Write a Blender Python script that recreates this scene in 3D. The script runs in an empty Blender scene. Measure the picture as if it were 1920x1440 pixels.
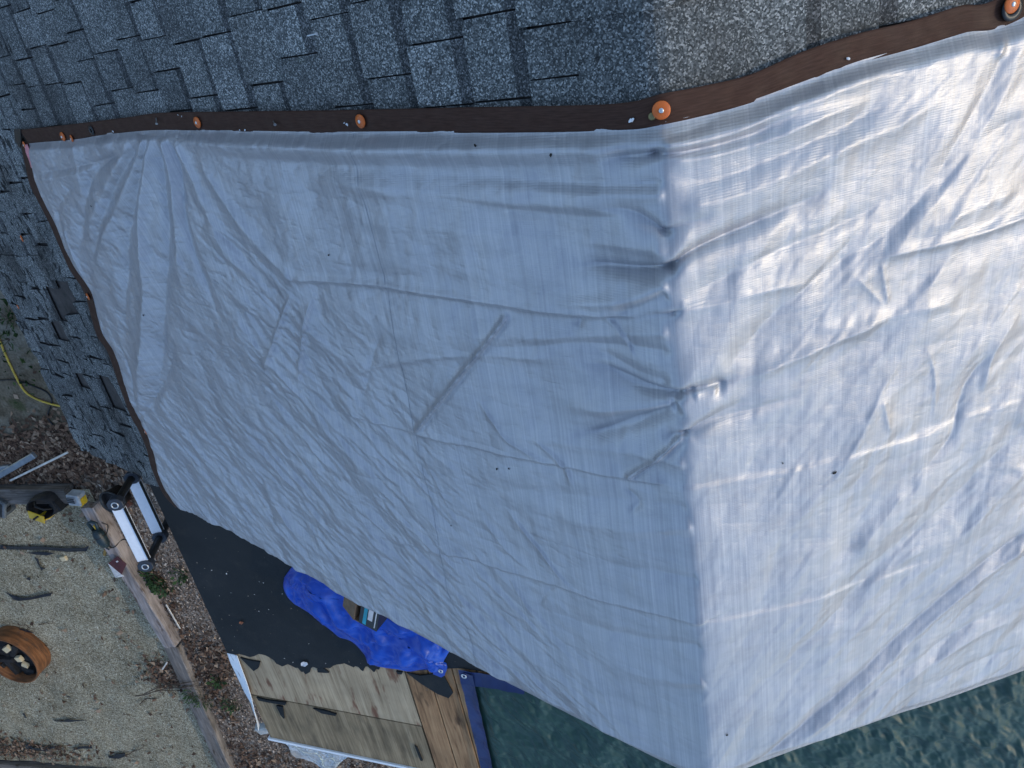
import bpy, math, random
import numpy as np
from mathutils import Vector, Matrix

random.seed(7)
RNG = np.random.default_rng(11)
scene = bpy.context.scene
C = scene.collection

# ------------------------------------------------------------------ camera, sky, sun, exposure
# World: x = to the right of the ridge, -y = along the ridge towards the gable end, z = up, ground at 0.
RIDGE_Z = 4.5
PITCH = math.radians(26)
CAM = np.array([0.065, 0.208, 5.832])
ROT = np.array([[0.9648, -0.0522, -0.2577],
                [-0.1676, -0.8784, -0.4476],
                [-0.2030, 0.4750, -0.8563]])
_u, _s, _v = np.linalg.svd(ROT)
ROT = _u @ _v
cam_data = bpy.data.cameras.new('camera')
cam = bpy.data.objects.new('camera', cam_data)
C.objects.link(cam)
m3 = np.stack([ROT[:, 0], -ROT[:, 1], -ROT[:, 2]], axis=1)
M = Matrix([list(m3[i]) + [CAM[i]] for i in range(3)] + [[0, 0, 0, 1]])
cam.matrix_world = M
cam_data.sensor_width = 36
cam_data.lens = 36 * 1442 / 1920
cam_data.clip_start = 0.05
cam_data.clip_end = 500
scene.camera = cam
scene.render.resolution_x = 1024
scene.render.resolution_y = 768

SUN = Vector((0.915, -0.08, 0.36)).normalized()
elev = math.asin(SUN.z)
world = bpy.data.worlds.new('World')
scene.world = world
world.use_nodes = True
wn = world.node_tree
wn.nodes.clear()
sky = wn.nodes.new('ShaderNodeTexSky')
sky.sky_type = 'NISHITA'
sky.sun_disc = False
sky.sun_elevation = elev
sky.sun_rotation = math.atan2(SUN.x, SUN.y)
sky.air_density = 1.0
sky.dust_density = 0.35
sky.ozone_density = 1.0
bg = wn.nodes.new('ShaderNodeBackground')
bg.inputs[1].default_value = 0.15
wo = wn.nodes.new('ShaderNodeOutputWorld')
wn.links.new(sky.outputs[0], bg.inputs[0])
wn.links.new(bg.outputs[0], wo.inputs[0])
sl = bpy.data.lights.new('sun', 'SUN')
sl.energy = 0.38
sl.angle = math.radians(0.6)
sl.color = (1.0, 0.83, 0.54)
so = bpy.data.objects.new('sun', sl)
C.objects.link(so)
so.location = (20, 2, 12)
so.rotation_euler = SUN.to_track_quat('Z', 'Y').to_euler()
vs = scene.view_settings
vs.view_transform = 'Standard'
vs.look = 'None'
vs.gamma = 1
vs.use_curve_mapping = False
vs.exposure = 1.22

# ------------------------------------------------------------------ helpers
# survey helpers: sight lines measured in the photograph meet the real planes of the place
def sight(px, py):
    return ROT @ np.array([px - 960.0, py - 720.0, 1442.0])

def on_level(px, py, z=0.0):
    v = sight(px, py)
    return CAM + v * (z - CAM[2]) / v[2]

def on_plane(px, py, n, p):
    v = sight(px, py)
    n = np.array(n)
    return CAM + v * (n @ (np.array(p) - CAM)) / (n @ v)

SP, CP = math.sin(PITCH), math.cos(PITCH)

def on_roof(px, py):
    """(q, s): q = signed distance down the slope (left negative), s = along the ridge."""
    p = on_plane(px, py, (-SP, 0, CP), (0, 0, RIDGE_Z))
    if p[0] > 0:
        p = on_plane(px, py, (SP, 0, CP), (0, 0, RIDGE_Z))
    return np.array([p[0] / CP, -p[1]])

LP = math.radians(7)
LOW_Z = 2.9

def on_low(px, py):
    """point on the lower roof, (x, y)"""
    p = on_plane(px, py, (-math.sin(LP), 0, math.cos(LP)), (0, 0, LOW_Z))
    if p[0] > 0:
        p = on_plane(px, py, (math.sin(LP), 0, math.cos(LP)), (0, 0, LOW_Z))
    return p

def low_z(x):
    return LOW_Z - np.abs(x) * math.tan(LP)

def roof_point(q, s, h=0.0, soft=0.03):
    """arrays q, s, h (height above the slope) -> world points"""
    q = np.asarray(q, float); s = np.asarray(s, float)
    e = np.sqrt(q * q + soft * soft)
    x = q * CP + 0.0 * h
    z = RIDGE_Z - (e - soft) * SP + h / CP
    return np.stack([x, -s + 0 * q, z], axis=-1)

def link(name, me, mat, parent=None, pinv=None):
    o = bpy.data.objects.new(name, me)
    C.objects.link(o)
    if mat is not None:
        for m in (mat if isinstance(mat, (list, tuple)) else [mat]):
            me.materials.append(m)
    if parent is not None:
        o.parent = parent
        if pinv is not None:
            o.matrix_parent_inverse = pinv
    return o

def mesh(name, verts, faces, smooth=False, midx=None):
    me = bpy.data.meshes.new(name)
    me.from_pydata([tuple(map(float, v)) for v in verts], [], faces)
    if smooth:
        me.polygons.foreach_set('use_smooth', [True] * len(me.polygons))
    if midx is not None:
        me.polygons.foreach_set('material_index', midx)
    me.update()
    return me

def inv_of(parent):
    """keeps world-space mesh data in place under a parent that only has a location"""
    p = parent
    while p is not None:
        if p.type == 'EMPTY':
            return p['_m'].copy() if False else ROOTINV[p.name]
        p = p.parent
    return Matrix.Identity(4)

ROOTINV = {}

def wobj(name, verts, faces, mat, parent=None, smooth=False, midx=None):
    """mesh given in world space; parent is an Empty root or a mesh part of such a root"""
    me = mesh(name, verts, faces, smooth, midx)
    o = link(name, me, mat, parent)
    if parent is not None and parent.type == 'EMPTY':
        o.matrix_parent_inverse = ROOTINV[parent.name]
    return o

def tag(o, label=None, cat=None, group=None, kind=None):
    if label: o['label'] = label
    if cat: o['category'] = cat
    if group: o['group'] = group
    if kind: o['kind'] = kind
    return o

def thing(name, label, cat, loc=(0, 0, 0), rot=None, group=None):
    o = bpy.data.objects.new(name, None)
    C.objects.link(o)
    o.empty_display_size = 0.1
    m = Matrix.Translation(Vector([float(c) for c in loc]))
    if rot is not None:
        m = m @ (rot.to_4x4() if isinstance(rot, Matrix) else rot.to_matrix().to_4x4())
    o.matrix_world = m
    ROOTINV[o.name] = m.inverted()
    return tag(o, label, cat, group)

def grid_mesh(name, P, uv=None, smooth=True):
    """P: (rows, cols, 3) -> quad grid mesh"""
    R_, K_ = P.shape[:2]
    me = bpy.data.meshes.new(name)
    nv = R_ * K_
    me.vertices.add(nv)
    me.vertices.foreach_set('co', P.reshape(-1).astype(np.float32))
    i = np.arange(R_ - 1)[:, None] * K_ + np.arange(K_ - 1)[None, :]
    f = np.stack([i, i + K_, i + K_ + 1, i + 1], axis=-1).reshape(-1, 4)
    nf = len(f)
    me.loops.add(nf * 4)
    me.loops.foreach_set('vertex_index', f.reshape(-1).astype(np.int32))
    me.polygons.add(nf)
    me.polygons.foreach_set('loop_start', (np.arange(nf) * 4).astype(np.int32))
    me.polygons.foreach_set('loop_total', np.full(nf, 4, np.int32))
    me.polygons.foreach_set('use_smooth', np.full(nf, smooth))
    if uv is not None:
        l = me.uv_layers.new(name='UVMap')
        l.data.foreach_set('uv', uv.reshape(-1, 2)[f.reshape(-1)].reshape(-1).astype(np.float32))
    me.update(calc_edges=True)
    me.validate()
    return me

def quads_mesh(name, V, F, smooth=False, attr=None):
    """big soup: V (n,3), F (m,k) same k"""
    me = bpy.data.meshes.new(name)
    me.vertices.add(len(V))
    me.vertices.foreach_set('co', np.asarray(V, np.float32).reshape(-1))
    k = F.shape[1]
    me.loops.add(F.size)
    me.loops.foreach_set('vertex_index', F.reshape(-1).astype(np.int32))
    me.polygons.add(len(F))
    me.polygons.foreach_set('loop_start', (np.arange(len(F)) * k).astype(np.int32))
    me.polygons.foreach_set('loop_total', np.full(len(F), k, np.int32))
    me.polygons.foreach_set('use_smooth', np.full(len(F), smooth))
    if attr is not None:
        a = me.attributes.new('tint', 'FLOAT', 'POINT')
        a.data.foreach_set('value', np.asarray(attr, np.float32))
    me.update(calc_edges=True)
    return me

def box_vf(cx, cy, cz, sx, sy, sz):
    x, y, z = sx / 2, sy / 2, sz / 2
    v = [(cx + a * x, cy + b * y, cz + c * z) for a in (-1, 1) for b in (-1, 1) for c in (-1, 1)]
    f = [(0, 1, 3, 2), (4, 6, 7, 5), (0, 4, 5, 1), (2, 3, 7, 6), (0, 2, 6, 4), (1, 5, 7, 3)]
    return v, f

def join_vf(parts):
    V, F = [], []
    for v, f in parts:
        b = len(V)
        V += [tuple(p) for p in v]
        F += [tuple(i + b for i in g) for g in f]
    return V, F

def tube_vf(path, rad, n=8, cap=True):
    path = [np.array(p, float) for p in path]
    V, F = [], []
    up = np.array([0.13, 0.21, 1.0])
    for i, p in enumerate(path):
        t = path[min(i + 1, len(path) - 1)] - path[max(i - 1, 0)]
        t /= np.linalg.norm(t) + 1e-9
        a = np.cross(t, up)
        if np.linalg.norm(a) < 1e-3:
            a = np.cross(t, [1, 0, 0])
        a /= np.linalg.norm(a)
        b = np.cross(t, a)
        r = rad[i] if hasattr(rad, '__len__') else rad
        for k in range(n):
            w = 2 * math.pi * k / n
            V.append(p + r * (math.cos(w) * a + math.sin(w) * b))
    for i in range(len(path) - 1):
        for k in range(n):
            k2 = (k + 1) % n
            F.append((i * n + k, i * n + k2, (i + 1) * n + k2, (i + 1) * n + k))
    if cap:
        F.append(tuple(range(n - 1, -1, -1)))
        F.append(tuple((len(path) - 1) * n + k for k in range(n)))
    return V, F

def lathe_vf(prof, n=20, closed=False):
    V, F = [], []
    for r, z in prof:
        for k in range(n):
            w = 2 * math.pi * k / n
            V.append((r * math.cos(w), r * math.sin(w), z))
    L = len(prof)
    for i in range(L if closed else L - 1):
        j = (i + 1) % L
        for k in range(n):
            k2 = (k + 1) % n
            F.append((i * n + k, i * n + k2, j * n + k2, j * n + k))
    if not closed:
        F.append(tuple(range(n - 1, -1, -1)))
        F.append(tuple((L - 1) * n + k for k in range(n)))
    return V, F

def bevel(o, w, seg=2):
    m = o.modifiers.new('bevel', 'BEVEL')
    m.width = w; m.segments = seg; m.limit_method = 'ANGLE'
    m.angle_limit = math.radians(35)
    return o

def solid(o, t, off=-1):
    m = o.modifiers.new('solid', 'SOLIDIFY')
    m.thickness = t; m.offset = off
    return o

def smooth_curve(pts, n):
    """Catmull-Rom through pts, n samples evenly spaced by arc length"""
    P = np.array(pts, float)
    Q = np.vstack([2 * P[0] - P[1], P, 2 * P[-1] - P[-2]])
    out = []
    for i in range(1, len(Q) - 2):
        t = np.linspace(0, 1, 40, endpoint=False)[:, None]
        a, b, c, d = Q[i - 1], Q[i], Q[i + 1], Q[i + 2]
        out.append(0.5 * (2 * b + (c - a) * t + (2 * a - 5 * b + 4 * c - d) * t ** 2 + (3 * b - a - 3 * c + d) * t ** 3))
    out = np.vstack(out + [P[-1:]])
    L = np.r_[0, np.cumsum(np.linalg.norm(np.diff(out, axis=0), axis=1))]
    u = np.linspace(0, L[-1], n)
    return np.stack([np.interp(u, L, out[:, k]) for k in range(out.shape[1])], axis=1)

# gradient noise
_G = np.random.default_rng(5)
_PERM = _G.permutation(512)
_PERM = np.r_[_PERM, _PERM]
_ANG = _G.random(512) * 2 * np.pi
_GX, _GY = np.cos(_ANG), np.sin(_ANG)

def pn(x, y, seed=0):
    xi = np.floor(x).astype(int); yi = np.floor(y).astype(int)
    fx, fy = x - xi, y - yi
    def g(ix, iy, dx, dy):
        h = _PERM[(_PERM[(ix + seed * 37) & 511] + iy) & 511]
        return _GX[h] * dx + _GY[h] * dy
    u = fx * fx * fx * (fx * (fx * 6 - 15) + 10)
    v = fy * fy * fy * (fy * (fy * 6 - 15) + 10)
    a = g(xi, yi, fx, fy); b = g(xi + 1, yi, fx - 1, fy)
    c = g(xi, yi + 1, fx, fy - 1); d = g(xi + 1, yi + 1, fx - 1, fy - 1)
    return (a + (b - a) * u + (c - a) * v + (a - b - c + d) * u * v) * 1.5

def crumple(x, y, scale, seed, octaves=3, gain=0.5):
    """sharp-creased noise, zero at the creases"""
    h = 0; amp = 1.0; sc = scale
    for o in range(octaves):
        wx = pn(x * sc * 0.6, y * sc * 0.6, seed + 11 + o) * 0.7
        wy = pn(x * sc * 0.6 + 9, y * sc * 0.6 + 4, seed + 17 + o) * 0.7
        h = h + amp * np.abs(pn(x * sc + wx, y * sc + wy, seed + o))
        amp *= gain; sc *= 2.1
    return h

def facet(x, y, scale, seed, octaves=3, gain=0.5, warp=0.75):
    """piecewise flat noise: planar facets meeting in creases"""
    h = 0; amp = 1.0; sc = scale
    for o in range(octaves):
        an = 0.7 + 1.1 * o + seed
        X = (x * math.cos(an) - y * math.sin(an)) * sc; Y = (x * math.sin(an) + y * math.cos(an)) * sc
        X, Y = X + warp * pn(X * 0.45, Y * 0.45, seed + 3), Y + warp * pn(X * 0.45 + 7, Y * 0.45 + 2, seed + 5)
        k = (X + Y) * 0.3660254
        i = np.floor(X + k).astype(int); j = np.floor(Y + k).astype(int)
        t = (i + j) * 0.2113249
        x0, y0 = X - i + t, Y - j + t
        up = x0 > y0
        u, v = x0 + (x0 + y0) * 0.3660254, y0 + (x0 + y0) * 0.3660254
        def val(a, b):
            return _ANG[_PERM[(_PERM[(a + seed * 31 + o * 17) & 511] + b) & 511]] / np.pi - 1
        va, vd = val(i, j), val(i + 1, j + 1)
        vm = np.where(up, val(i + 1, j), val(i, j + 1))
        hi, lo = np.maximum(u, v), np.minimum(u, v)
        h = h + amp * (va * (1 - hi) + vm * (hi - lo) + vd * lo)
        amp *= gain; sc *= 2.2
    return h

def sstep(a, b, x):
    t = np.clip((x - a) / (b - a), 0, 1)
    return t * t * (3 - 2 * t)

# ------------------------------------------------------------------ node helpers
class NT:
    def __init__(s, name):
        s.m = bpy.data.materials.new(name)
        s.m.use_nodes = True
        s.t = s.m.node_tree
        s.t.nodes.clear()
        s.out = s.t.nodes.new('ShaderNodeOutputMaterial')
        s.b = s.t.nodes.new('ShaderNodeBsdfPrincipled')
        s.t.links.new(s.b.outputs[0], s.out.inputs[0])
        s.co = None
    def n(s, typ, **kw):
        nd = s.t.nodes.new(typ)
        for k, v in kw.items():
            setattr(nd, k, v)
        return nd
    def l(s, a, b):
        s.t.links.new(a, b)
    def set(s, **kw):
        for k, v in kw.items():
            k = k.replace('_', ' ')
            i = s.b.inputs[k]
            if hasattr(v, 'is_linked') or hasattr(v, 'links'):
                s.l(v, i)
            elif isinstance(v, tuple) and len(v) == 3:
                i.default_value = v + (1,)
            else:
                i.default_value = v
    def coord(s, which='Object'):
        return s.n('ShaderNodeTexCoord').outputs[which]
    def map(s, src, scale=(1, 1, 1), rot=(0, 0, 0), loc=(0, 0, 0)):
        m = s.n('ShaderNodeMapping')
        m.inputs['Scale'].default_value = scale
        m.inputs['Rotation'].default_value = rot
        m.inputs['Location'].default_value = loc
        s.l(src, m.inputs[0])
        return m.outputs[0]
    def noise(s, src, scale, detail=3, rough=0.55, dist=0.0):
        nd = s.n('ShaderNodeTexNoise')
        nd.inputs['Scale'].default_value = scale
        nd.inputs['Detail'].default_value = detail
        nd.inputs['Roughness'].default_value = rough
        nd.inputs['Distortion'].default_value = dist
        s.l(src, nd.inputs['Vector'])
        return nd.outputs['Fac']
    def ridged(s, src, scale, detail=3, rough=0.5):
        nd = s.n('ShaderNodeTexNoise', noise_type='RIDGED_MULTIFRACTAL')
        nd.inputs['Scale'].default_value = scale
        nd.inputs['Detail'].default_value = detail
        nd.inputs['Roughness'].default_value = rough
        nd.inputs['Offset'].default_value = 1.0
        nd.inputs['Gain'].default_value = 1.2
        s.l(src, nd.inputs['Vector'])
        return nd.outputs['Fac']
    def vor(s, src, scale, feature='F1', out='Color', rnd=1.0):
        nd = s.n('ShaderNodeTexVoronoi', feature=feature)
        nd.inputs['Scale'].default_value = scale
        nd.inputs['Randomness'].default_value = rnd
        s.l(src, nd.inputs['Vector'])
        return nd.outputs[out]
    def ramp(s, src, stops, interp='LINEAR'):
        nd = s.n('ShaderNodeValToRGB')
        nd.color_ramp.interpolation = interp
        e = nd.color_ramp.elements
        while len(e) < len(stops):
            e.new(0.5)
        for i, (p, c) in enumerate(stops):
            e[i].position = p
            c = (c, c, c) if not isinstance(c, tuple) else c
            e[i].color = c + (1,)
        s.l(src, nd.inputs[0])
        return nd.outputs[0]
    def mix(s, fac, a, b, mode='MIX'):
        nd = s.n('ShaderNodeMix', data_type='RGBA', blend_type=mode)
        for i, v in ((0, fac), (6, a), (7, b)):
            if hasattr(v, 'links'):
                s.l(v, nd.inputs[i])
            elif isinstance(v, tuple):
                nd.inputs[i].default_value = v + (1,)
            else:
                nd.inputs[i].default_value = v
        return nd.outputs[2]
    def math(s, op, a, b=0.0, c=0.0):
        nd = s.n('ShaderNodeMath', operation=op)
        for i, v in enumerate((a, b, c)):
            if hasattr(v, 'links'):
                s.l(v, nd.inputs[i])
            else:
                nd.inputs[i].default_value = v
        return nd.outputs[0]
    def bump(s, h, dist, strength=1.0, prev=None):
        nd = s.n('ShaderNodeBump')
        nd.inputs['Distance'].default_value = dist
        nd.inputs['Strength'].default_value = strength
        s.l(h, nd.inputs['Height'])
        if prev is not None:
            s.l(prev, nd.inputs['Normal'])
        return nd.outputs[0]
    def rand(s):
        return s.n('ShaderNodeObjectInfo').outputs['Random']

def plain(name, col, rough=0.6, metal=0.0, vary=0.25, scale=12.0, bump=0.0):
    t = NT(name)
    co = t.coord()
    f = t.noise(co, scale, 4)
    d = tuple(c * (1 - vary) for c in col); b = tuple(min(1, c * (1 + vary)) for c in col)
    t.set(Base_Color=t.ramp(f, [(0.3, d), (0.7, b)]), Roughness=rough, Metallic=metal)
    if bump:
        t.set(Normal=t.bump(t.noise(co, scale * 6, 3), bump))
    return t.m

# ------------------------------------------------------------------ materials
def mat_shingle(name, dark=1.0):
    t = NT(name)
    co = t.coord()
    g = t.vor(co, 370, out='Color')
    sep = t.n('ShaderNodeSeparateColor'); t.l(g, sep.inputs[0])
    col = t.ramp(sep.outputs[0], [(0.0, (0.034, 0.037, 0.037)), (0.4, (0.085, 0.090, 0.089)), (0.7, (0.160, 0.165, 0.162)),
                                  (0.88, (0.29, 0.29, 0.28)), (1.0, (0.46, 0.45, 0.43))])
    tint = t.ramp(t.rand(), [(0, (0.78, 0.79, 0.79)), (0.35, (0.98, 0.99, 0.98)), (0.7, (1.1, 1.1, 1.08)), (1, (1.35, 1.36, 1.35))])
    col = t.mix(1.0, col, tint, 'MULTIPLY')
    # worn, granule-poor streaks
    wear = t.ramp(t.noise(co, 9, 5, 0.62), [(0.50, 0.0), (0.68, 1.0)])
    col = t.mix(t.math('MULTIPLY', wear, 0.4), col, (0.03, 0.028, 0.027))
    xs = t.n('ShaderNodeSeparateXYZ'); t.l(co, xs.inputs[0])
    old = t.ramp(t.math('MULTIPLY_ADD', xs.outputs['X'], -1.0, -1.6), [(0.0, 0.0), (1.0, 1.0)])
    pits = t.ramp(t.math('MULTIPLY_ADD', old, 0.075, t.noise(t.map(co, (1, 0.45, 1)), 46, 2, 0.5)), [(0.66, 0.0), (0.71, 1.0)])
    patch = t.math('MULTIPLY', old, t.ramp(t.noise(t.map(co, (1, 0.6, 1)), 5.0, 4, 0.6), [(0.5, 0.0), (0.62, 0.75)]))
    col = t.mix(patch, col, t.mix(1.0, col, (0.33, 0.30, 0.28), 'MULTIPLY'))
    col = t.mix(t.math('MULTIPLY', pits, t.math('MAXIMUM', old, t.ramp(t.noise(co, 1.3, 2), [(0.45, 0.15), (0.62, 1.0)]))), col, (0.008, 0.008, 0.008))
    lich = t.ramp(t.noise(co, 5.5, 6, 0.7), [(0.64, 0.0), (0.78, 1.0)])
    col = t.mix(t.math('MULTIPLY', lich, 0.5), col, (0.10, 0.12, 0.075))
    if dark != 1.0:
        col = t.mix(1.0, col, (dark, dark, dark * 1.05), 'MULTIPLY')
    t.set(Base_Color=col, Roughness=0.85, Specular_IOR_Level=0.35)
    b = t.bump(sep.outputs[1], 0.0016, 0.9)
    b = t.bump(t.noise(co, 60, 3), 0.002, 0.5, b)
    t.set(Normal=b)
    return t.m

M_SHINGLE = mat_shingle('shingle_granules')
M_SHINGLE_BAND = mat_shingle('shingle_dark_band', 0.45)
M_ASPHALT = plain('asphalt_cut_edge', (0.006, 0.006, 0.007), 0.9)
M_DECKFELT = plain('old_felt_mat', (0.050, 0.041, 0.036), 0.9, vary=0.5, scale=20, bump=0.002)
M_WALL = plain('painted_siding', (0.42, 0.42, 0.40), 0.6, vary=0.1)
M_WHITE = plain('white_painted_metal', (0.78, 0.79, 0.80), 0.4, vary=0.06, scale=30)

def mat_tarp():
    t = NT('silver_poly_tarp')
    uv = t.coord('UV')
    sx = t.n('ShaderNodeSeparateXYZ'); t.l(uv, sx.inputs[0])
    # lengthwise streaks of the coated tapes
    st = t.noise(t.map(uv, (38, 0.9, 1)), 1.0, 5, 0.7)
    st2 = t.noise(t.map(uv, (190, 1.6, 1)), 1.0, 3, 0.6)
    blot = t.noise(uv, 3.2, 5, 0.62)
    smud = t.noise(t.map(uv, (7, 16, 1), (0, 0, 0.5)), 1.0, 5, 0.7)
    s = t.math('ADD', t.math('MULTIPLY', st, 0.5), t.math('MULTIPLY', st2, 0.5))
    col = t.ramp(s, [(0.36, (0.288, 0.284, 0.303)), (0.5, (0.394, 0.386, 0.405)), (0.64, (0.544, 0.527, 0.531))])
    col = t.mix(0.35, col, t.ramp(blot, [(0.3, (0.344, 0.337, 0.361)), (0.7, (0.461, 0.447, 0.454))]))
    col = t.mix(t.ramp(smud, [(0.5, 0.0), (0.75, 0.35)]), col, (0.27, 0.265, 0.27))
    grime = t.ramp(t.noise(uv, 70, 3, 0.6), [(0.70, 0.0), (0.80, 0.5)])
    col = t.mix(grime, col, (0.24, 0.235, 0.23))
    rough = t.ramp(t.math('ADD', t.math('MULTIPLY', s, 0.55), t.math('MULTIPLY', smud, 0.45)), [(0.34, 0.36), (0.66, 0.60)])
    t.set(Base_Color=col, Metallic=0.50, Roughness=rough, Specular_IOR_Level=0.5, Coat_Weight=0.35, Coat_Roughness=0.34)
    # woven slit-film ribs
    w1 = t.n('ShaderNodeTexWave', wave_type='BANDS', bands_direction='Y'); t.l(uv, w1.inputs[0])
    w1.inputs['Scale'].default_value = 75; w1.inputs['Distortion'].default_value = 1.2
    w1.inputs['Detail'].default_value = 2; w1.inputs['Detail Scale'].default_value = 4
    tape = t.noise(t.map(uv, (30, 520, 1)), 1.0, 2, 0.6)
    tape2 = t.noise(t.map(uv, (480, 12, 1)), 1.0, 2, 0.6)
    b = t.bump(w1.outputs['Fac'], 0.0003, 0.45)
    b = t.bump(tape, 0.0008, 0.40, b)
    b = t.bump(tape2, 0.0006, 0.35, b)
    # sharp little creases pressed into the film
    loose = t.ramp(t.math('MULTIPLY_ADD', sx.outputs['X'], -0.45, 0.12), [(0.1, 0.25), (0.75, 1.0)])
    c1 = t.ridged(t.map(uv, (5.0, 14, 1), (0, 0, -0.72)), 1.0, 4, 0.55)
    c2 = t.ridged(t.map(uv, (13, 22, 1), (0, 0, 0.9)), 1.0, 3, 0.5)
    b = t.bump(t.math('MULTIPLY', c1, loose), 0.0050, 0.55, b)
    b = t.bump(t.math('MULTIPLY', c2, loose), 0.0022, 0.5, b)
    t.set(Normal=b)
    return t.m

M_TARP = mat_tarp()

def mat_hem():
    t = NT('brown_tarp_hem')
    uv = t.coord('UV')
    f = t.noise(t.map(uv, (30, 300, 1)), 1, 4, 0.6)
    t.set(Base_Color=t.ramp(f, [(0.3, (0.042, 0.020, 0.0135)), (0.7, (0.072, 0.036, 0.025))]),
          Roughness=t.ramp(t.noise(uv, 30, 3), [(0.3, 0.5), (0.7, 0.7)]), Specular_IOR_Level=0.12)
    b = t.bump(t.noise(t.map(uv, (120, 600, 1)), 1, 2), 0.0006, 0.5)
    t.set(Normal=t.bump(t.noise(uv, 25, 3), 0.002, 0.4, b))
    return t.m

M_HEM = mat_hem()
M_SEAM = plain('tarp_seam_line', (0.23, 0.24, 0.27), 0.6)

# ------------------------------------------------------------------ house: main roof
house = thing('house', 'shingled gable roof house with lower felt covered roof below its gable end', 'house', (0, -1.5, 0))
EAVE_Q = 3.645
RAKE_S = 1.58
BACK_S = -6.0
def slope_slab(sign, q1, s0, s1, top, th):
    v = []
    for h in (top, top - th):
        for q, s in ((0, s0), (0, s1), (q1, s1), (q1, s0)):
            x = sign * (q * CP + SP * h) if q > 0 else 0.0
            z = RIDGE_Z - q * SP + (CP * h if q > 0 else h / CP)
            v.append((x, -s, z))
    f = [(0, 1, 2, 3), (7, 6, 5, 4), (0, 4, 5, 1), (1, 5, 6, 2), (2, 6, 7, 3), (3, 7, 4, 0)]
    if sign < 0:
        f = [tuple(reversed(g)) for g in f]
    return v, f
V1, F1 = join_vf([slope_slab(-1, EAVE_Q - 0.02, BACK_S, RAKE_S, -0.008, 0.09)])
main_roof = wobj('main_roof', V1, F1, M_DECKFELT, house)
main_roof['label'] = 'dark shingled roof slope on the shaded side of the ridge'
V1, F1 = join_vf([slope_slab(1, EAVE_Q - 0.02, BACK_S, RAKE_S, -0.008, 0.09)])
sun_roof = wobj('main_roof', V1, F1, M_DECKFELT, house)
sun_roof['label'] = 'roof slope on the sunlit side of the ridge'

def proj(p):
    v = ROT.T @ (np.array(p) - CAM)
    return 960 + 1442 * v[0] / v[2], 720 + 1442 * v[1] / v[2]

def in_view(p, m=160):
    a, b = proj(p)
    return -m < a < 1920 + m and -m < b < 1440 + m

rs = random.Random(21)
LEFT_EDGE_Q = -2.50

def tab_mesh(q0, q1, s0, s1, t, sign, rag, low, lift=0.0):
    """tab from up-slope q0 to butt q1 (positive distances), between s0 and s1; thickness t at the butt"""
    nq, ns = 3, 3
    top = []
    qs = np.array([q0, q0 + rs.uniform(0.034, 0.046), q1]); ss = np.linspace(s0, s1, ns)
    cor = rs.choice([0, 1])
    for i, q in enumerate(qs):
        row = []
        for j, s in enumerate(ss):
            jq = rs.uniform(-rag, rag) if i == nq - 1 else 0
            js = rs.uniform(-rag, rag) * 0.5 if j in (0, ns - 1) and i > 0 else 0
            f = (q - q0) / (q1 - q0)
            h = 0.0005 + (t - 0.0005) * f
            if lift and i == nq - 1 and j == (0 if cor else ns - 1):
                h += lift
            row.append((sign * (q + jq), s + js, h))
        top.append(row)
    V = [p for row in top for p in row]
    n0 = len(V)
    ring = [top[0][0], top[1][0], top[2][0], top[2][1], top[2][2], top[1][2], top[0][2]]
    for p in ring:
        V.append((p[0], p[1], -0.006))
    A = np.array(V)
    W = roof_point(A[:, 0], A[:, 1], A[:, 2], soft=1e-4)
    F, mi = [], []
    for i in range(nq - 1):
        for j in range(ns - 1):
            F.append((i * ns + j, i * ns + j + 1, (i + 1) * ns + j + 1, (i + 1) * ns + j))
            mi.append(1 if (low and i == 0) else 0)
    idx = [0, 3, 6, 7, 8, 5, 2]
    for k in range(6):
        F.append((idx[k], idx[k + 1], n0 + k + 1, n0 + k))
        mi.append(2)
    if sign < 0:
        pass
    else:
        F = [tuple(reversed(g)) for g in F]
    me = mesh('shingle_tab', W, F, False, mi)
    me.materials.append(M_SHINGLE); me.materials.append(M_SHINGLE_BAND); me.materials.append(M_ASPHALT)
    return me

def lay_course(sign, q1, exp, s_lo, s_hi, parent, keep, worn):
    s = s_lo - rs.uniform(0, 0.14)
    high = rs.random() < 0.5
    while s < s_hi:
        w = rs.choice([0.085, 0.105, 0.125, 0.15, 0.17]) * rs.uniform(0.92, 1.08)
        if s + w > s_hi:
            w = s_hi - s
            if w < 0.03:
                break
        if keep(q1, s, s + w):
            wn_ = worn(q1, s)
            if not (wn_ > 0.3 and rs.random() < 0.06 * wn_):
                t = (0.0105 if high else 0.0040) + rs.uniform(-0.001, 0.001)
                dq = rs.uniform(-0.004, 0.004) + (0 if high else -0.004)
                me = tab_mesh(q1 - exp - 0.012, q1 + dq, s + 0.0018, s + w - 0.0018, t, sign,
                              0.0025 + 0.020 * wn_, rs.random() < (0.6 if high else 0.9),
                              rs.uniform(0.004, 0.016) if rs.random() < 0.1 + 0.4 * wn_ and (q1 > 2.75 or s < -0.25) else 0)
                o = bpy.data.objects.new('shingle_tab', me)
                C.objects.link(o)
                o.parent = parent
        s += w
        high = (not high) if rs.random() < 0.88 else high

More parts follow.
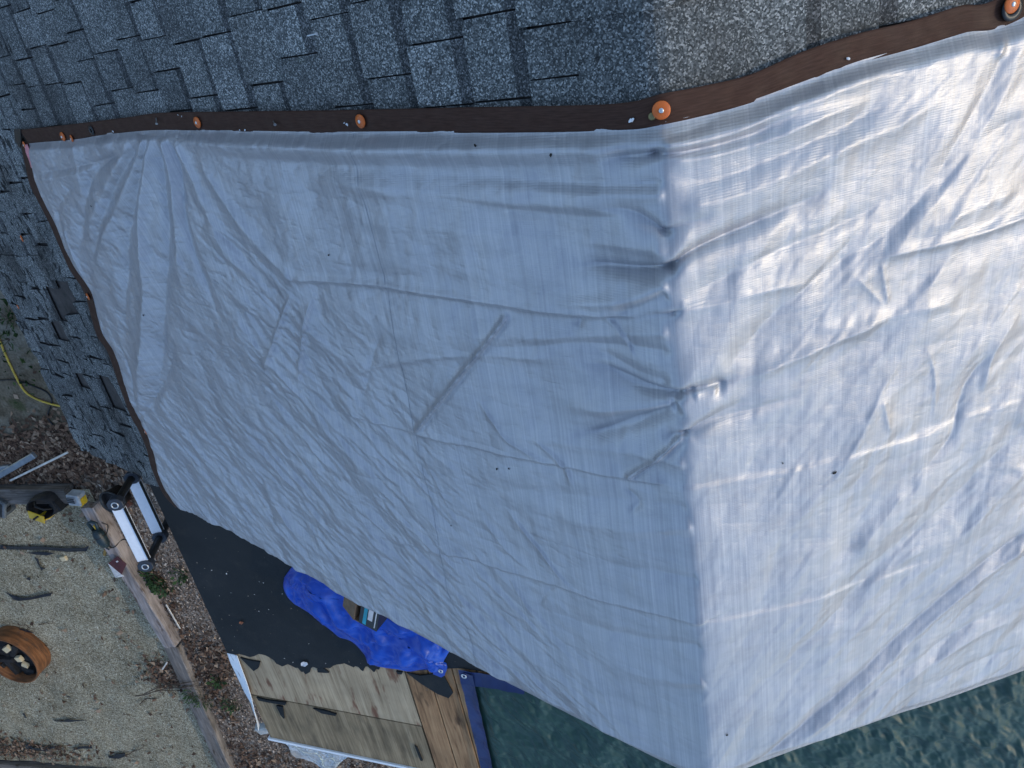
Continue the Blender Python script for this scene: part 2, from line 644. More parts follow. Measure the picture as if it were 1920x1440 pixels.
EXPO = 0.141
def keep_left(q, s0, s1):
    sm = (s0 + s1) / 2
    if sm > 0.07 and q < 2.45:
        return False
    return in_view(roof_point(-(q - 0.07), sm, 0), 130)
def worn_left(q, s):
    return float(np.clip((q - 2.3) / 0.9, 0, 1))
for c in range(25):
    q1 = 0.118 + EXPO * (c + 1)
    if q1 > EAVE_Q:
        q1 = EAVE_Q
    lay_course(-1, q1, EXPO, -0.85, RAKE_S, main_roof, keep_left, worn_left)
lay_course(-1, EAVE_Q + 0.008, 0.10, -0.3, RAKE_S, main_roof, keep_left, worn_left)
def keep_right(q, s0, s1):
    return (s0 + s1) / 2 < 0.07 and in_view(roof_point(q - 0.07, (s0 + s1) / 2, 0), 130)
for c in range(6):
    lay_course(1, 0.118 + EXPO * (c + 1), EXPO, -0.85, RAKE_S, sun_roof, keep_right, lambda q, s: 0.0)

# far shingle field outside the picture: one sheet per slope
for sign, par in ((-1, main_roof), (1, sun_roof)):
    for (a, b, s0, s1) in ((0.0, EAVE_Q, BACK_S, -0.9), ((2.0 if sign > 0 else 0), 0, 0, 0), ((1.0 if sign > 0 else 0), (EAVE_Q if sign > 0 else 0), -0.9, RAKE_S)):
        if b <= a:
            continue
        nq = max(2, int((b - a) / EXPO) + 1)
        V, F = [], []
        for k in range(nq):
            qa, qb = a + k * EXPO, min(b, a + (k + 1) * EXPO)
            W = roof_point(sign * np.array([qa, qa, qb, qb]), np.array([s0, s1, s1, s0]), np.array([-0.004, -0.004, 0.004, 0.004]), 1e-4)
            i0 = len(V); V += list(W)
            F.append((i0, i0 + 1, i0 + 2, i0 + 3) if sign > 0 else (i0 + 3, i0 + 2, i0 + 1, i0))
        o = wobj('shingle_field', V, F, M_SHINGLE, par)
        o['kind'] = 'stuff'

# ridge caps
for k, (sa, sb) in enumerate(((-0.95, -0.62), (-0.64, -0.40), (-0.42, -0.15), (-0.17, 0.02))):
    qs = np.array([-0.150, -0.10, -0.05, -0.018, 0, 0.018, 0.05, 0.10, 0.155])
    rows = []
    for s, h in ((sa, -0.006), (sb, 0.002)):
        rows.append(roof_point(qs + RNG.uniform(-0.002, 0.002, len(qs)), np.full(len(qs), s) + RNG.uniform(-0.003, 0.003, len(qs)), np.full(len(qs), h), 0.025))
    P = np.stack(rows)
    low = P.copy(); low[..., 2] -= 0.014
    n = len(qs)
    V = list(P.reshape(-1, 3)) + list(low.reshape(-1, 3))
    F = [(j, j + n, j + n + 1, j + 1) for j in range(n - 1)]
    F += [(n + j, 3 * n + j, 3 * n + j + 1, n + j + 1) for j in range(n - 1)]
    F += [(0, 2 * n, 3 * n, n), (n - 1, 2 * n - 1, 4 * n - 1, 3 * n - 1)]
    o = wobj('ridge_cap', V, F, M_SHINGLE, main_roof, smooth=False)

# walls, fascia and rake boards
def wbox(name, c, sz, mat, par):
    v, f = box_vf(*c, *sz)
    return wobj(name, v, f, mat, par)
wx = 2.95
for sx in (-1, 1):
    wbox('wall', (sx * wx, 2.3, 1.45), (0.14, 7.4, 2.9), M_WALL, house)
    v = [(sx * (EAVE_Q * CP - 0.02), -RAKE_S - 0.01, RIDGE_Z - EAVE_Q * SP - 0.01), (sx * (EAVE_Q * CP - 0.02), 6, RIDGE_Z - EAVE_Q * SP - 0.01)]
    wbox('fascia', (sx * (EAVE_Q * CP - 0.045), 2.2, RIDGE_Z - EAVE_Q * SP - 0.085), (0.025, 7.5, 0.14), M_WHITE, house)
gy = -RAKE_S + 0.16
V = [(-wx, gy, 0), (wx, gy, 0), (wx, gy, RIDGE_Z - wx * math.tan(PITCH) - 0.12), (0, gy, RIDGE_Z - 0.12), (-wx, gy, RIDGE_Z - wx * math.tan(PITCH) - 0.12)]
V += [(a, b + 0.12, c) for a, b, c in V]
F = [(0, 1, 2, 3, 4), (9, 8, 7, 6, 5)] + [(i, i + 5, (i + 1) % 5 + 5, (i + 1) % 5) for i in range(5)]
wobj('gable_wall', V, F, M_WALL, house)
for sign in (-1, 1):
    W = roof_point(sign * np.array([0.0, EAVE_Q, EAVE_Q, 0.0] * 2), np.array([RAKE_S - 0.03] * 4 + [RAKE_S - 0.008] * 4), np.array([-0.03, -0.03, -0.17, -0.17] * 2), 1e-4)
    W[[0, 3, 4, 7], 0] = 0
    f = [(0, 1, 2, 3), (7, 6, 5, 4), (0, 4, 5, 1), (1, 5, 6, 2), (2, 6, 7, 3)]
    wobj('rake_board', W, f, M_WHITE, house)

# ------------------------------------------------------------------ silver tarp
tarp = thing('tarpaulin', 'large wrinkled silver tarp with brown hem draped over the roof ridge', 'tarp', (0, -0.8, RIDGE_Z))

def rp(pts):
    return np.array([on_roof(*p) for p in pts])
inner_left = [(62, 264), (70, 310), (80, 343), (97, 380), (117, 418), (132, 458), (152, 500), (176, 538), (190, 592), (200, 622), (221, 652), (241, 712), (262, 770), (276, 796), (290, 832), (300, 870), (321, 915), (347, 942)]
outer_left = [(47, 262), (57, 308), (66, 345), (85, 383), (104, 421), (121, 461), (140, 503), (165, 542), (180, 594), (190, 626), (210, 657), (230, 716), (252, 775), (266, 800), (281, 836), (291, 874), (312, 920), (335, 946)]
inner_top = [(62, 264), (150, 256), (200, 248), (305, 238), (450, 241), (600, 243), (750, 242), (950, 240), (1100, 237), (1190, 233), (1243, 225)]
outer_top = [(46, 241), (130, 232), (250, 217), (310, 209), (450, 206), (650, 203), (900, 197), (1100, 193), (1185, 187), (1240, 173)]
inner_top_r = [(1243, 225), (1300, 212), (1400, 186), (1500, 150), (1600, 113), (1700, 85), (1800, 55), (1920, 20)]
outer_top_r = [(1240, 173), (1300, 161), (1400, 138), (1500, 95), (1600, 62), (1700, 38), (1790, 10), (1900, -24)]
bottom_l = [(347, 942), (440, 986), (540, 1044), (650, 1106), (750, 1157), (850, 1211), (1000, 1289), (1150, 1364), (1260, 1418), (1328, 1445)]
bottom_r = [(1328, 1445), (1480, 1391), (1640, 1335), (1780, 1290), (1920, 1240)]

NLU, NLV = 640, 500
NRU, NRV = 400, 500
def coons(T, B, L, Rr):
    """T,B (nu,2), L,R (nv,2) -> (nv,nu,2)"""
    nu, nv = len(T), len(L)
    u = np.linspace(0, 1, nu)[None, :, None]; v = np.linspace(0, 1, nv)[:, None, None]
    A = (1 - v) * T[None] + v * B[None] + (1 - u) * L[:, None] + u * Rr[:, None]
    Bq = (1 - u) * (1 - v) * T[0] + u * (1 - v) * T[-1] + (1 - u) * v * B[0] + u * v * B[-1]
    return A - Bq
_b = rp(inner_top); _b[-1, 0] = 0
TL = smooth_curve(_b, NLU); TL[-1, 0] = 0
_b = rp(bottom_l); _b[-1, 0] = 0; _b[-1, 1] = 1.655
BL = smooth_curve(_b, NLU); BL[:, 0] = np.minimum(BL[:, 0], 0); BL[-1, 0] = 0
LL = smooth_curve(rp(inner_left), NLV)
LL[0] = TL[0]; BL[0] = LL[-1]
ridge_line = np.stack([np.zeros(NLV), np.linspace(TL[-1, 1], BL[-1, 1], NLV)], 1)
top_r = np.vstack([rp(inner_top_r), [[1.05, -0.17], [1.5, -0.22]]])
top_r[0] = TL[-1]
bot_r = np.vstack([rp(bottom_r), [[1.25, 1.66], [1.5, 1.66]]])
bot_r[0] = BL[-1]
TR = smooth_curve(top_r, NRU); TR[0] = TL[-1]
BR = smooth_curve(bot_r, NRU); BR[0] = BL[-1]
RR = np.stack([np.full(NRV, 1.5), np.linspace(TR[-1, 1], BR[-1, 1], NRV)], 1)
GL = coons(TL, BL, LL, ridge_line)
GR = coons(TR, BR, ridge_line[:NRV], RR)
QS = np.concatenate([GL, GR[:, 1:]], axis=1)            # (nv, nu, 2)
# distance to the free edges, for calming the folds there
nv, nu = QS.shape[:2]
vv = np.linspace(0, 1, nv)[:, None]; uu = np.arange(nu)[None, :]
d_top = np.linalg.norm(QS - QS[:1], axis=2)
d_left = np.linalg.norm(QS - QS[:, :1], axis=2)
d_bot = np.linalg.norm(QS - QS[-1:], axis=2)
Q, S = QS[..., 0], QS[..., 1]
H = np.full(Q.shape, 0.040)

def fold(pts, wpx, amp, p=1.0, step=0.0, sw=None, ends=(0.25, 0.25), grow=0.0):
    """a crease along a line on the cloth. amp: ridge (+) / valley (-) in m; step: one side higher"""
    P = rp(pts)
    if len(P) > 2:
        P = smooth_curve(P, max(12, 6 * len(P)))
    mid = P[len(P) // 2]
    dist = np.linalg.norm(roof_point(mid[0], mid[1], 0) - CAM)
    if mid[0] > 0.02:
        amp, step, p, wpx = amp * 0.6, step * 0.8, min(p, 1.35), wpx * 0.9
    w = wpx * dist / 1442 * 1.15
    swm = (sw * dist / 1442 * 1.15) if sw else w * 4
    R_ = max(w * 5 * (1 + grow), swm * 3)
    m = (Q > P[:, 0].min() - R_) & (Q < P[:, 0].max() + R_) & (S > P[:, 1].min() - R_) & (S < P[:, 1].max() + R_)
    if not m.any():
        return
    q, s = Q[m], S[m]
    best = np.full(q.shape, 1e9); side = np.zeros(q.shape); along = np.zeros(q.shape)
    L = np.r_[0, np.cumsum(np.linalg.norm(np.diff(P, axis=0), axis=1))]
    for i in range(len(P) - 1):
        d = P[i + 1] - P[i]; ll = d @ d
        if ll < 1e-12:
            continue
        t = np.clip(((q - P[i, 0]) * d[0] + (s - P[i, 1]) * d[1]) / ll, 0, 1)
        dx = q - P[i, 0] - t * d[0]; dy = s - P[i, 1] - t * d[1]
        dd = np.hypot(dx, dy)
        b = dd < best
        best[b] = dd[b]
        side[b] = np.sign(d[0] * dy - d[1] * dx)[b]
        along[b] = ((L[i] + t * math.sqrt(ll)) / L[-1])[b]
    e0, e1 = ends
    tap = sstep(0, max(e0, 1e-3), along) * (1 - sstep(1 - max(e1, 1e-3), 1, along))
    if e0 == 0: tap = 1 - sstep(1 - max(e1, 1e-3), 1, along)
    if e1 == 0: tap = sstep(0, max(e0, 1e-3), along)
    if e0 == 0 and e1 == 0: tap = 1.0
    h = amp * np.exp(-(best / (w * (1 + grow * along))) ** p)
    if step:
        h = h + step * side * (1 - np.exp(-best / (w * 0.7))) * np.exp(-(best / swm) ** 1.5)
    H[m] += h * tap

RS = 0.015

# --- folds, as measured on the cloth (shaded slope)
# roll under the top hem
fold([(330, 250), (420, 262), (600, 268), (900, 272), (1120, 266), (1235, 238)], 24, 0.013, 2, ends=(0.2, 0.1))
fold([(330, 268), (420, 284), (600, 297), (900, 303), (1120, 298), (1240, 262)], 16, -0.010, 1.8, ends=(0.25, 0.1))
fold([(560, 322), (800, 350), (1000, 372), (1130, 376), (1245, 415)], 16, 0.012, 1.8, ends=(0.35, 0.1))
fold([(700, 335), (900, 368), (1080, 392), (1180, 395), (1252, 425)], 12, -0.008, 1.5, ends=(0.4, 0.0))
# fan under the nail at the hem
for pts, w, a in [
    ([(300, 245), (290, 330), (284, 400), (290, 530), (282, 650), (272, 790)], 12, 0.020),
    ([(298, 245), (278, 340), (259, 430), (252, 520), (246, 620)], 8, -0.014),
    ([(290, 248), (262, 330), (232, 400), (206, 460), (192, 530)], 10, 0.014),
    ([(285, 250), (252, 310), (228, 355), (206, 425), (182, 525)], 8, -0.013),
    ([(262, 262), (226, 330), (196, 400), (176, 480)], 9, 0.009),
    ([(238, 280), (190, 330), (174, 415), (163, 490)], 7, -0.009),
    ([(312, 246), (322, 330), (331, 440), (322, 560), (310, 700), (290, 800)], 9, -0.013),
    ([(320, 246), (341, 330), (350, 430), (360, 560)], 9, 0.010),
    ([(330, 248), (352, 310), (364, 400), (384, 470), (410, 540), (440, 620)], 7, -0.011),
    ([(345, 255), (380, 330), (420, 420), (455, 500)], 12, 0.009),
    ([(150, 345), (128, 390), (140, 450)], 8, -0.006),
    ([(140, 420), (158, 480), (185, 540)], 6, 0.006),
]:
    fold(pts, w * 0.75, a * 1.1, 1.5, ends=(0.06, 0.35), grow=1.4)
fold([(80, 318), (130, 312), (190, 300), (250, 282), (285, 262)], 5, -0.007, 1.2)
fold([(74, 330), (130, 326), (185, 312), (205, 295)], 5, 0.005, 1.2)
fold([(255, 800), (300, 740), (330, 680), (345, 600)], 8, -0.010, 1.4)
fold([(275, 795), (262, 700), (240, 640), (215, 610)], 7, -0.007, 1.4, ends=(0.05, 0.3))
# edge between the loose crinkled cloth and the taut cloth
fold([(385, 285), (440, 370), (500, 450), (570, 520)], 14, 0.012, 1.6, ends=(0.2, 0.1))
fold([(545, 512), (700, 519), (820, 534), (980, 557), (1100, 570), (1255, 574)], 7, 0.012, 1.3, step=-0.008, sw=50, ends=(0.1, 0.1))
fold([(560, 505), (700, 508), (850, 520), (990, 545)], 22, -0.010, 2)
# long straight pleats
fold([(962, 572), (880, 676), (788, 792)], 3.6, 0.014, 1.0, ends=(0.05, 0.05))
fold([(972, 574), (890, 678), (797, 794)], 3.5, -0.005, 1.2, ends=(0.08, 0.08))
fold([(1284, 796), (1230, 838), (1174, 874)], 3.8, 0.013, 1.0, step=0.001, sw=12, ends=(0.08, 0.08))
fold([(1290, 806), (1240, 846), (1186, 878)], 5, -0.005, 1.2, ends=(0.1, 0.1))
fold([(1130, 572), (1165, 600), (1195, 655)], 3, 0.005, 1.0, step=0.002)
fold([(1150, 575), (1178, 612), (1190, 640)], 4, -0.002, 1.0)
fold([(1095, 575), (1090, 600)], 5, -0.006, 1.1)
fold([(565, 525), (530, 620), (505, 700)], 5, 0.010, 1.0, step=0.003)
fold([(605, 525), (585, 600), (570, 720)], 5, 0.010, 1.0, step=0.003)
fold([(575, 520), (545, 560), (520, 640)], 6, -0.003, 1.1)
fold([(740, 600), (715, 640), (690, 740)], 7, -0.005, 1.2)
fold([(640, 700), (760, 662), (900, 648), (1010, 655), (1120, 640)], 10, 0.006, 1.4, step=-0.005, sw=60)
# fold lines of the packed tarp
fold([(600, 740), (700, 770), (790, 795), (900, 818), (1050, 848), (1170, 873), (1262, 886)], 4, 0.007, 1.0, step=-0.005, sw=30, ends=(0.2, 0.05))
fold([(690, 985), (840, 1012), (960, 1050), (1100, 1090), (1190, 1110), (1317, 1133)], 4, 0.0042, 1.0, step=-0.003, sw=24, ends=(0.2, 0.0))
fold([(950, 925), (1010, 1000), (1062, 1066), (1100, 1090)], 3.5, 0.005, 1.0, step=0.002)
fold([(905, 940), (950, 1005), (1010, 1060)], 6, 0.003, 1.1)
fold([(960, 1060), (985, 1100), (1005, 1130)], 4, 0.006, 1.0)
fold([(1060, 1065), (1035, 1085), (1010, 1120)], 4, -0.004, 1.0)
fold([(800, 830), (850, 930), (862, 960)], 5, 0.003, 1.1)
fold([(1000, 790), (1060, 850), (1080, 900)], 5, 0.006, 1.0)
fold([(900, 720), (950, 790), (990, 820), (1040, 850)], 5, 0.006, 1.0)
fold([(1170, 890), (1200, 920), (1180, 940)], 6, -0.005, 1.2)
# puckers gathered on the ridge
def pucker(c, la, ra, w, a):
    fold([c] + la, w * 0.7, a, 1.3, step=0.0, ends=(0.0, 0.6), grow=3.0)
    fold([c] + ra, w * 0.8, a, 1.3, step=0.0, ends=(0.0, 0.6), grow=2.5)
pucker((1258, 486), [(1205, 492), (1140, 486), (1040, 474)], [(1285, 462), (1335, 436), (1440, 392), (1600, 320)], 9, -0.030)
fold([(1256, 474), (1180, 462), (1090, 440), (1000, 425), (860, 410)], 20, -0.016, 1.8, ends=(0.1, 0.6), grow=0.6)
fold([(1256, 510), (1180, 540), (1080, 548), (1000, 540)], 12, 0.010, 1.6, ends=(0.05, 0.4))
fold([(1255, 530), (1190, 560), (1110, 590)], 10, -0.008, 1.6, ends=(0.05, 0.4))
pucker((1269, 722), [(1235, 716), (1190, 702), (1130, 672), (1075, 655)], [(1300, 712), (1350, 700), (1440, 676)], 8, -0.032)
fold([(1262, 700), (1200, 680), (1140, 650), (1090, 640)], 14, -0.010, 1.6, ends=(0.1, 0.4))
fold([(1268, 738), (1200, 742), (1120, 745), (1040, 740)], 14, 0.013, 1.6, ends=(0.05, 0.5))
fold([(1276, 740), (1210, 770), (1140, 792), (1060, 800)], 14, -0.020, 1.6, ends=(0.05, 0.4))
pucker((1248, 420), [(1200, 388), (1150, 376), (1080, 372)], [(1290, 402), (1360, 385)], 7, -0.012)
pucker((1286, 796), [(1262, 800), (1240, 806)], [(1320, 770), (1375, 742), (1440, 722)], 7, -0.014)
pucker((1264, 570), [(1220, 572), (1150, 575)], [(1300, 552), (1380, 538), (1480, 520)], 6, -0.009)
for pts_, w_k, a_k in [
    ([(1250, 330), (1100, 335), (900, 322), (700, 312)], 9, -0.005), ([(1252, 352), (1050, 350), (820, 330)], 9, 0.005),
    ([(1258, 455), (1080, 440), (860, 415), (640, 400)], 12, 0.006), ([(1260, 600), (1120, 610), (960, 615), (820, 610)], 10, 0.005),
    ([(1265, 640), (1100, 628), (900, 640), (700, 660)], 10, -0.005), ([(1290, 850), (1150, 820), (1000, 800), (860, 800)], 10, 0.005),
    ([(1295, 930), (1150, 915), (980, 900), (820, 905)], 12, -0.005), ([(1300, 960), (1150, 960), (1000, 930)], 10, 0.004),
    ([(1310, 1060), (1200, 1040), (1080, 1030)], 10, -0.004), ([(1318, 1180), (1200, 1170), (1080, 1140), (960, 1110)], 10, -0.004),
    ([(1322, 1250), (1220, 1240), (1120, 1210)], 10, 0.004)]:
    fold(pts_, w_k, a_k * 1.7, 1.5, ends=(0.03, 0.5), grow=1.5)
# --- sunlit slope
pucker((1232, 278), [(1190, 284), (1120, 290)], [(1300, 270), (1360, 255), (1420, 236), (1490, 200), (1560, 172)], 8, -0.020)
fold([(1235, 262), (1330, 250), (1400, 226), (1480, 186), (1600, 140), (1720, 100)], 11, 0.014, 1.6, ends=(0.05, 0.2))
fold([(1240, 290), (1340, 276), (1440, 248), (1520, 214), (1640, 170)], 11, 0.013, 1.6, ends=(0.1, 0.3))
fold([(1238, 252), (1300, 234), (1352, 212)], 7, -0.010, 1.3)
fold([(1260, 372), (1340, 360), (1450, 322), (1560, 270), (1680, 220), (1800, 140)], 22, 0.016, 1.8, ends=(0.1, 0.2))
fold([(1262, 330), (1340, 322), (1450, 282), (1560, 232), (1700, 165)], 14, -0.010, 1.7, ends=(0.15, 0.25))
fold([(1880, 45), (1845, 130), (1800, 215), (1735, 330), (1650, 425), (1560, 480), (1480, 540), (1400, 625), (1345, 695)], 17, -0.009, 1.6, ends=(0.05, 0.1))
fold([(1905, 50), (1872, 150), (1822, 240), (1760, 340), (1680, 430)], 24, 0.010, 1.7, ends=(0.1, 0.3))
fold([(1870, 40), (1862, 75), (1850, 110)], 8, 0.012, 1.4)
fold([(1270, 560), (1340, 548), (1460, 520), (1540, 512)], 12, 0.011, 1.6, ends=(0.05, 0.3))
fold([(1268, 545), (1360, 500), (1450, 455), (1560, 412), (1660, 360)], 15, -0.012, 1.6)
fold([(1345, 705), (1420, 678), (1510, 640), (1640, 585), (1700, 560)], 14, 0.018, 1.5, step=0.0, ends=(0.05, 0.3))
fold([(1300, 718), (1326, 708), (1348, 712)], 10, 0.014, 1.4, ends=(0.1, 0.2))
fold([(1290, 800), (1340, 768), (1420, 745), (1520, 712)], 9, -0.010, 1.4, ends=(0.05, 0.4))
fold([(1600, 478), (1660, 460), (1750, 440), (1840, 415), (1920, 385)], 9, 0.014, 1.2, step=-0.003, sw=40, ends=(0.3, 0.0))
fold([(1640, 468), (1648, 510), (1656, 560)], 4, 0.006, 1.0)
fold([(1585, 495), (1610, 515), (1648, 556)], 4, 0.004, 1.0, ends=(0.4, 0.2))
fold([(1500, 600), (1600, 590), (1700, 560), (1800, 545)], 16, 0.008, 1.8)
fold([(1920, 330), (1800, 380), (1690, 430)], 20, 0.012, 1.8)
fold([(1920, 200), (1840, 240), (1780, 300), (1720, 380)], 16, -0.010, 1.7)
fold([(1725, 625), (1740, 680), (1742, 740), (1738, 770)], 4, 0.005, 1.0)
fold([(1700, 620), (1650, 700), (1600, 800), (1540, 900)], 9, 0.005, 1.3)
fold([(1645, 720), (1660, 790)], 6, 0.006, 1.1)
fold([(1262, 886), (1340, 884), (1480, 858), (1560, 834), (1640, 815), (1720, 795), (1800, 760), (1920, 722)], 4, 0.0018, 1.0, step=0.0022, sw=26, ends=(0.0, 0.1))
fold([(1317, 1133), (1400, 1118), (1480, 1101), (1600, 1070), (1660, 1052), (1780, 1010)], 4, 0.0018, 1.0, step=0.002, sw=26, ends=(0.0, 0.2))
fold([(1920, 760), (1810, 880), (1720, 965), (1620, 1060), (1520, 1160), (1430, 1250), (1350, 1320)], 26, -0.016, 1.8, ends=(0.05, 0.3))
fold([(1920, 840), (1820, 950), (1700, 1060), (1580, 1170), (1480, 1260)], 26, 0.014, 1.8, ends=(0.05, 0.3))
fold([(1920, 965), (1820, 1040), (1720, 1130), (1600, 1240), (1480, 1350), (1400, 1425)], 9, -0.014, 1.3, ends=(0.05, 0.1))
fold([(1920, 990), (1820, 1065), (1720, 1155), (1600, 1265), (1490, 1365)], 10, 0.010, 1.4, ends=(0.05, 0.1))
fold([(1920, 1080), (1800, 1150), (1680, 1230), (1570, 1310), (1500, 1370)], 9, -0.008, 1.3)
fold([(1920, 1120), (1830, 1160), (1720, 1225), (1640, 1290)], 10, 0.008, 1.4)
fold([(1920, 1180), (1800, 1225), (1700, 1275)], 9, -0.007, 1.3)
fold([(1700, 880), (1640, 960), (1590, 1020)], 14, 0.008, 1.7)
fold([(1860, 620), (1800, 700), (1770, 800), (1720, 860)], 10, -0.009, 1.5)
fold([(1900, 560), (1850, 640), (1830, 720)], 10, 0.008, 1.5)

# broad billowing and small crinkles
dist_r = np.abs(Q)
loose = sstep(0.55, 1.3, -Q + 0.55 * (S - 0.55)) * (Q < 0)        # slack, finely crinkled cloth low on the shaded slope
loose = loose * (1 - 0.75 * sstep(-1.35, -1.6, Q) * sstep(1.25, 0.75, S)) * np.clip(0.25 + 1.0 * sstep(0.30, 0.60, S + 0.35 * sstep(0.9, 1.7, -Q)), 0, 1)
H += 0.010 * pn(Q * 2.2 + 3, S * 2.2, 3) + 0.005 * pn(Q * 5, S * 5, 4)
a_ = math.radians(38)
ca, sa = math.cos(a_), math.sin(a_)
ql = ca * Q + sa * S; sl_ = -sa * Q + ca * S
H += loose * (0.0075 * (0.45 - crumple(ql * 0.7, sl_ * 3.0, 3.0, 41, 2, 0.5)) + 0.0075 * facet(ql * 0.8, sl_ * 2.6, 4.5, 45, 3, 0.5) + 0.0028 * (0.4 - crumple(ql * 0.8 + 3, sl_ * 2.2, 9, 51, 2, 0.5)))
a2 = math.radians(-62)
q2 = math.cos(a2) * Q + math.sin(a2) * S; s2 = -math.sin(a2) * Q + math.cos(a2) * S
H += (1 - loose) * (0.0022 * (0.4 - crumple(q2 * 0.5, s2 * 1.8, 5.0, 61, 2, 0.5)) + 0.0034 * facet(q2 * 0.6, s2 * 1.8, 4.5, 65, 2, 0.5))
rt = sstep(0.05, 0.25, Q)
a3 = math.radians(-40)
q3 = math.cos(a3) * Q + math.sin(a3) * S; s3 = -math.sin(a3) * Q + math.cos(a3) * S
H += rt * (0.0030 * pn(q3 * 2.2, s3 * 12, 71) + 0.0035 * facet(q3 * 0.8, s3 * 2.6, 4.0, 75, 3, 0.5) + 0.0012 * (0.4 - crumple(q3 * 0.7, s3 * 2.2, 6, 77, 2, 0.5)))
H += 0.0004 * pn(Q * 55, S * 30, 8)
# edges lie down on the roof
calm = sstep(0.0, 0.035, d_top) * sstep(0.0, 0.05, d_left) * sstep(-0.004, 0.045, d_bot)
H = 0.0125 + (H - 0.0125) * (0.12 + 0.88 * calm)
H = np.maximum(H, 0.0115 + 0.0 * H) * 0.5 + np.sqrt(np.maximum(H - 0.0115, 0) ** 2 + 0.001 ** 2) * 0.5 + 0.00575
P = roof_point(Q, S, H, RS)
# the cloth rolls over the rake and hangs a little
edge = P[-1]
ext = []
for k in range(1, 9):
    th_ = min(k, 5) / 5 * math.pi / 2
    e = edge.copy()
    e[:, 1] -= 0.016 * math.sin(th_)
    e[:, 2] -= 0.016 * (1 - math.cos(th_)) + max(0, k - 5) * 0.05
    ext.append(e)
P = np.concatenate([P, np.stack(ext)], axis=0)
UV = np.concatenate([QS, np.repeat(QS[-1:], 8, axis=0) + np.array([0, 0.03])], axis=0)
sheet = link('sheet', grid_mesh('sheet', P[::-1], UV[::-1]), M_TARP, tarp, ROOTINV[tarp.name])

def strip(inn, out, n, name, hin, hout, wav, seed, mat, label=None, m=10):
    A = smooth_curve(inn, n); B = smooth_curve(out, n)
    t = np.linspace(0, 1, m)[:, None, None]
    G = A[None] * (1 - t) + B[None] * t
    tt = t[..., 0]
    h = hin * (1 - tt) + hout * tt + wav * (pn(G[..., 0] * 9, G[..., 1] * 9, seed) * 0.7 + 0.5 * pn(G[..., 0] * 30, G[..., 1] * 30, seed + 1)) * np.sin(np.pi * np.clip(tt, 0.0, 1))
    h += 0.0016 * np.exp(-((tt - 0.0) / 0.12) ** 2)
    ln = np.r_[0, np.cumsum(np.linalg.norm(np.diff(A, axis=0), axis=1))]
    uv = np.stack([np.repeat(ln[None], m, 0), np.repeat(np.linspace(0, 0.05, m)[:, None], n, 1)], -1)
    o = link(name, grid_mesh(name, roof_point(G[..., 0], G[..., 1], h, RS), uv), mat, tarp, ROOTINV[tarp.name])
    solid(o, 0.0016, 0)
    if label:
        o['label'] = label
    return o
hem_in = np.vstack([rp(inner_top), top_r[1:]])
hem_out = np.vstack([rp(outer_top), rp(outer_top_r)[1:], [[1.05, -0.225], [1.5, -0.275]]])
hem_in[:, 1] += 0.004
strip(hem_in, hem_out, 420, 'hem', 0.0150, 0.0145, 0.003, 31, M_HEM, 'brown hem along the upper edge of the silver tarp')
hl_in = rp(inner_left); hl_in[:, 0] += 0.005
hl_out = rp(outer_left)
hl_out = hl_in + (hl_out - hl_in) * 1.1
strip(hl_in, hl_out, 220, 'hem', 0.0145, 0.0135, 0.002, 33, M_HEM, 'narrow brown hem down the far left edge')
# welded seam
seam_px = [(672, 246), (690, 330), (706, 390), (735, 510), (762, 660), (800, 850), (828, 960), (850, 1090), (884, 1150), (905, 1230)]
sc = smooth_curve(rp(seam_px), 160)
from_h = []
iq = np.stack([Q.ravel(), S.ravel()], 1)
def cloth_h(q, s):
    k = np.argmin((Q - q) ** 2 + (S - s) ** 2)
    return H.ravel()[k]
hs = np.array([cloth_h(*p) for p in sc[::1]])
G = np.stack([sc + np.array([-0.0007, 0]), sc + np.array([0.0007, 0])])
seam = link('seam', grid_mesh('seam', roof_point(G[..., 0], G[..., 1], np.stack([hs, hs]) + 0.0006, RS)), M_SEAM, tarp, ROOTINV[tarp.name])

# ------------------------------------------------------------------ lower roof (felt, plywood, planks)
def mat_felt():
    t = NT('black_roofing_felt')
    co = t.coord()
    f = t.noise(co, 2.2, 5, 0.6)
    col = t.ramp(f, [(0.3, (0.008, 0.011, 0.013)), (0.7, (0.017, 0.020, 0.022))])
    dust = t.ramp(t.noise(co, 7, 5, 0.7), [(0.55, 0.0), (0.8, 0.45)])
    col = t.mix(dust, col, (0.05, 0.046, 0.04))
    sp = t.ramp(t.vor(co, 28, out='Distance'), [(0.03, 1.0), (0.06, 0.0)])
    col = t.mix(t.math('MULTIPLY', sp, t.ramp(t.noise(co, 3, 2), [(0.5, 0.0), (0.6, 0.8)])), col, (0.22, 0.2, 0.17))
    t.set(Base_Color=col, Roughness=0.78, Specular_IOR_Level=0.3, Normal=t.bump(t.noise(co, 160, 3), 0.002, 0.6))
    return t.m
M_FELT = mat_felt()

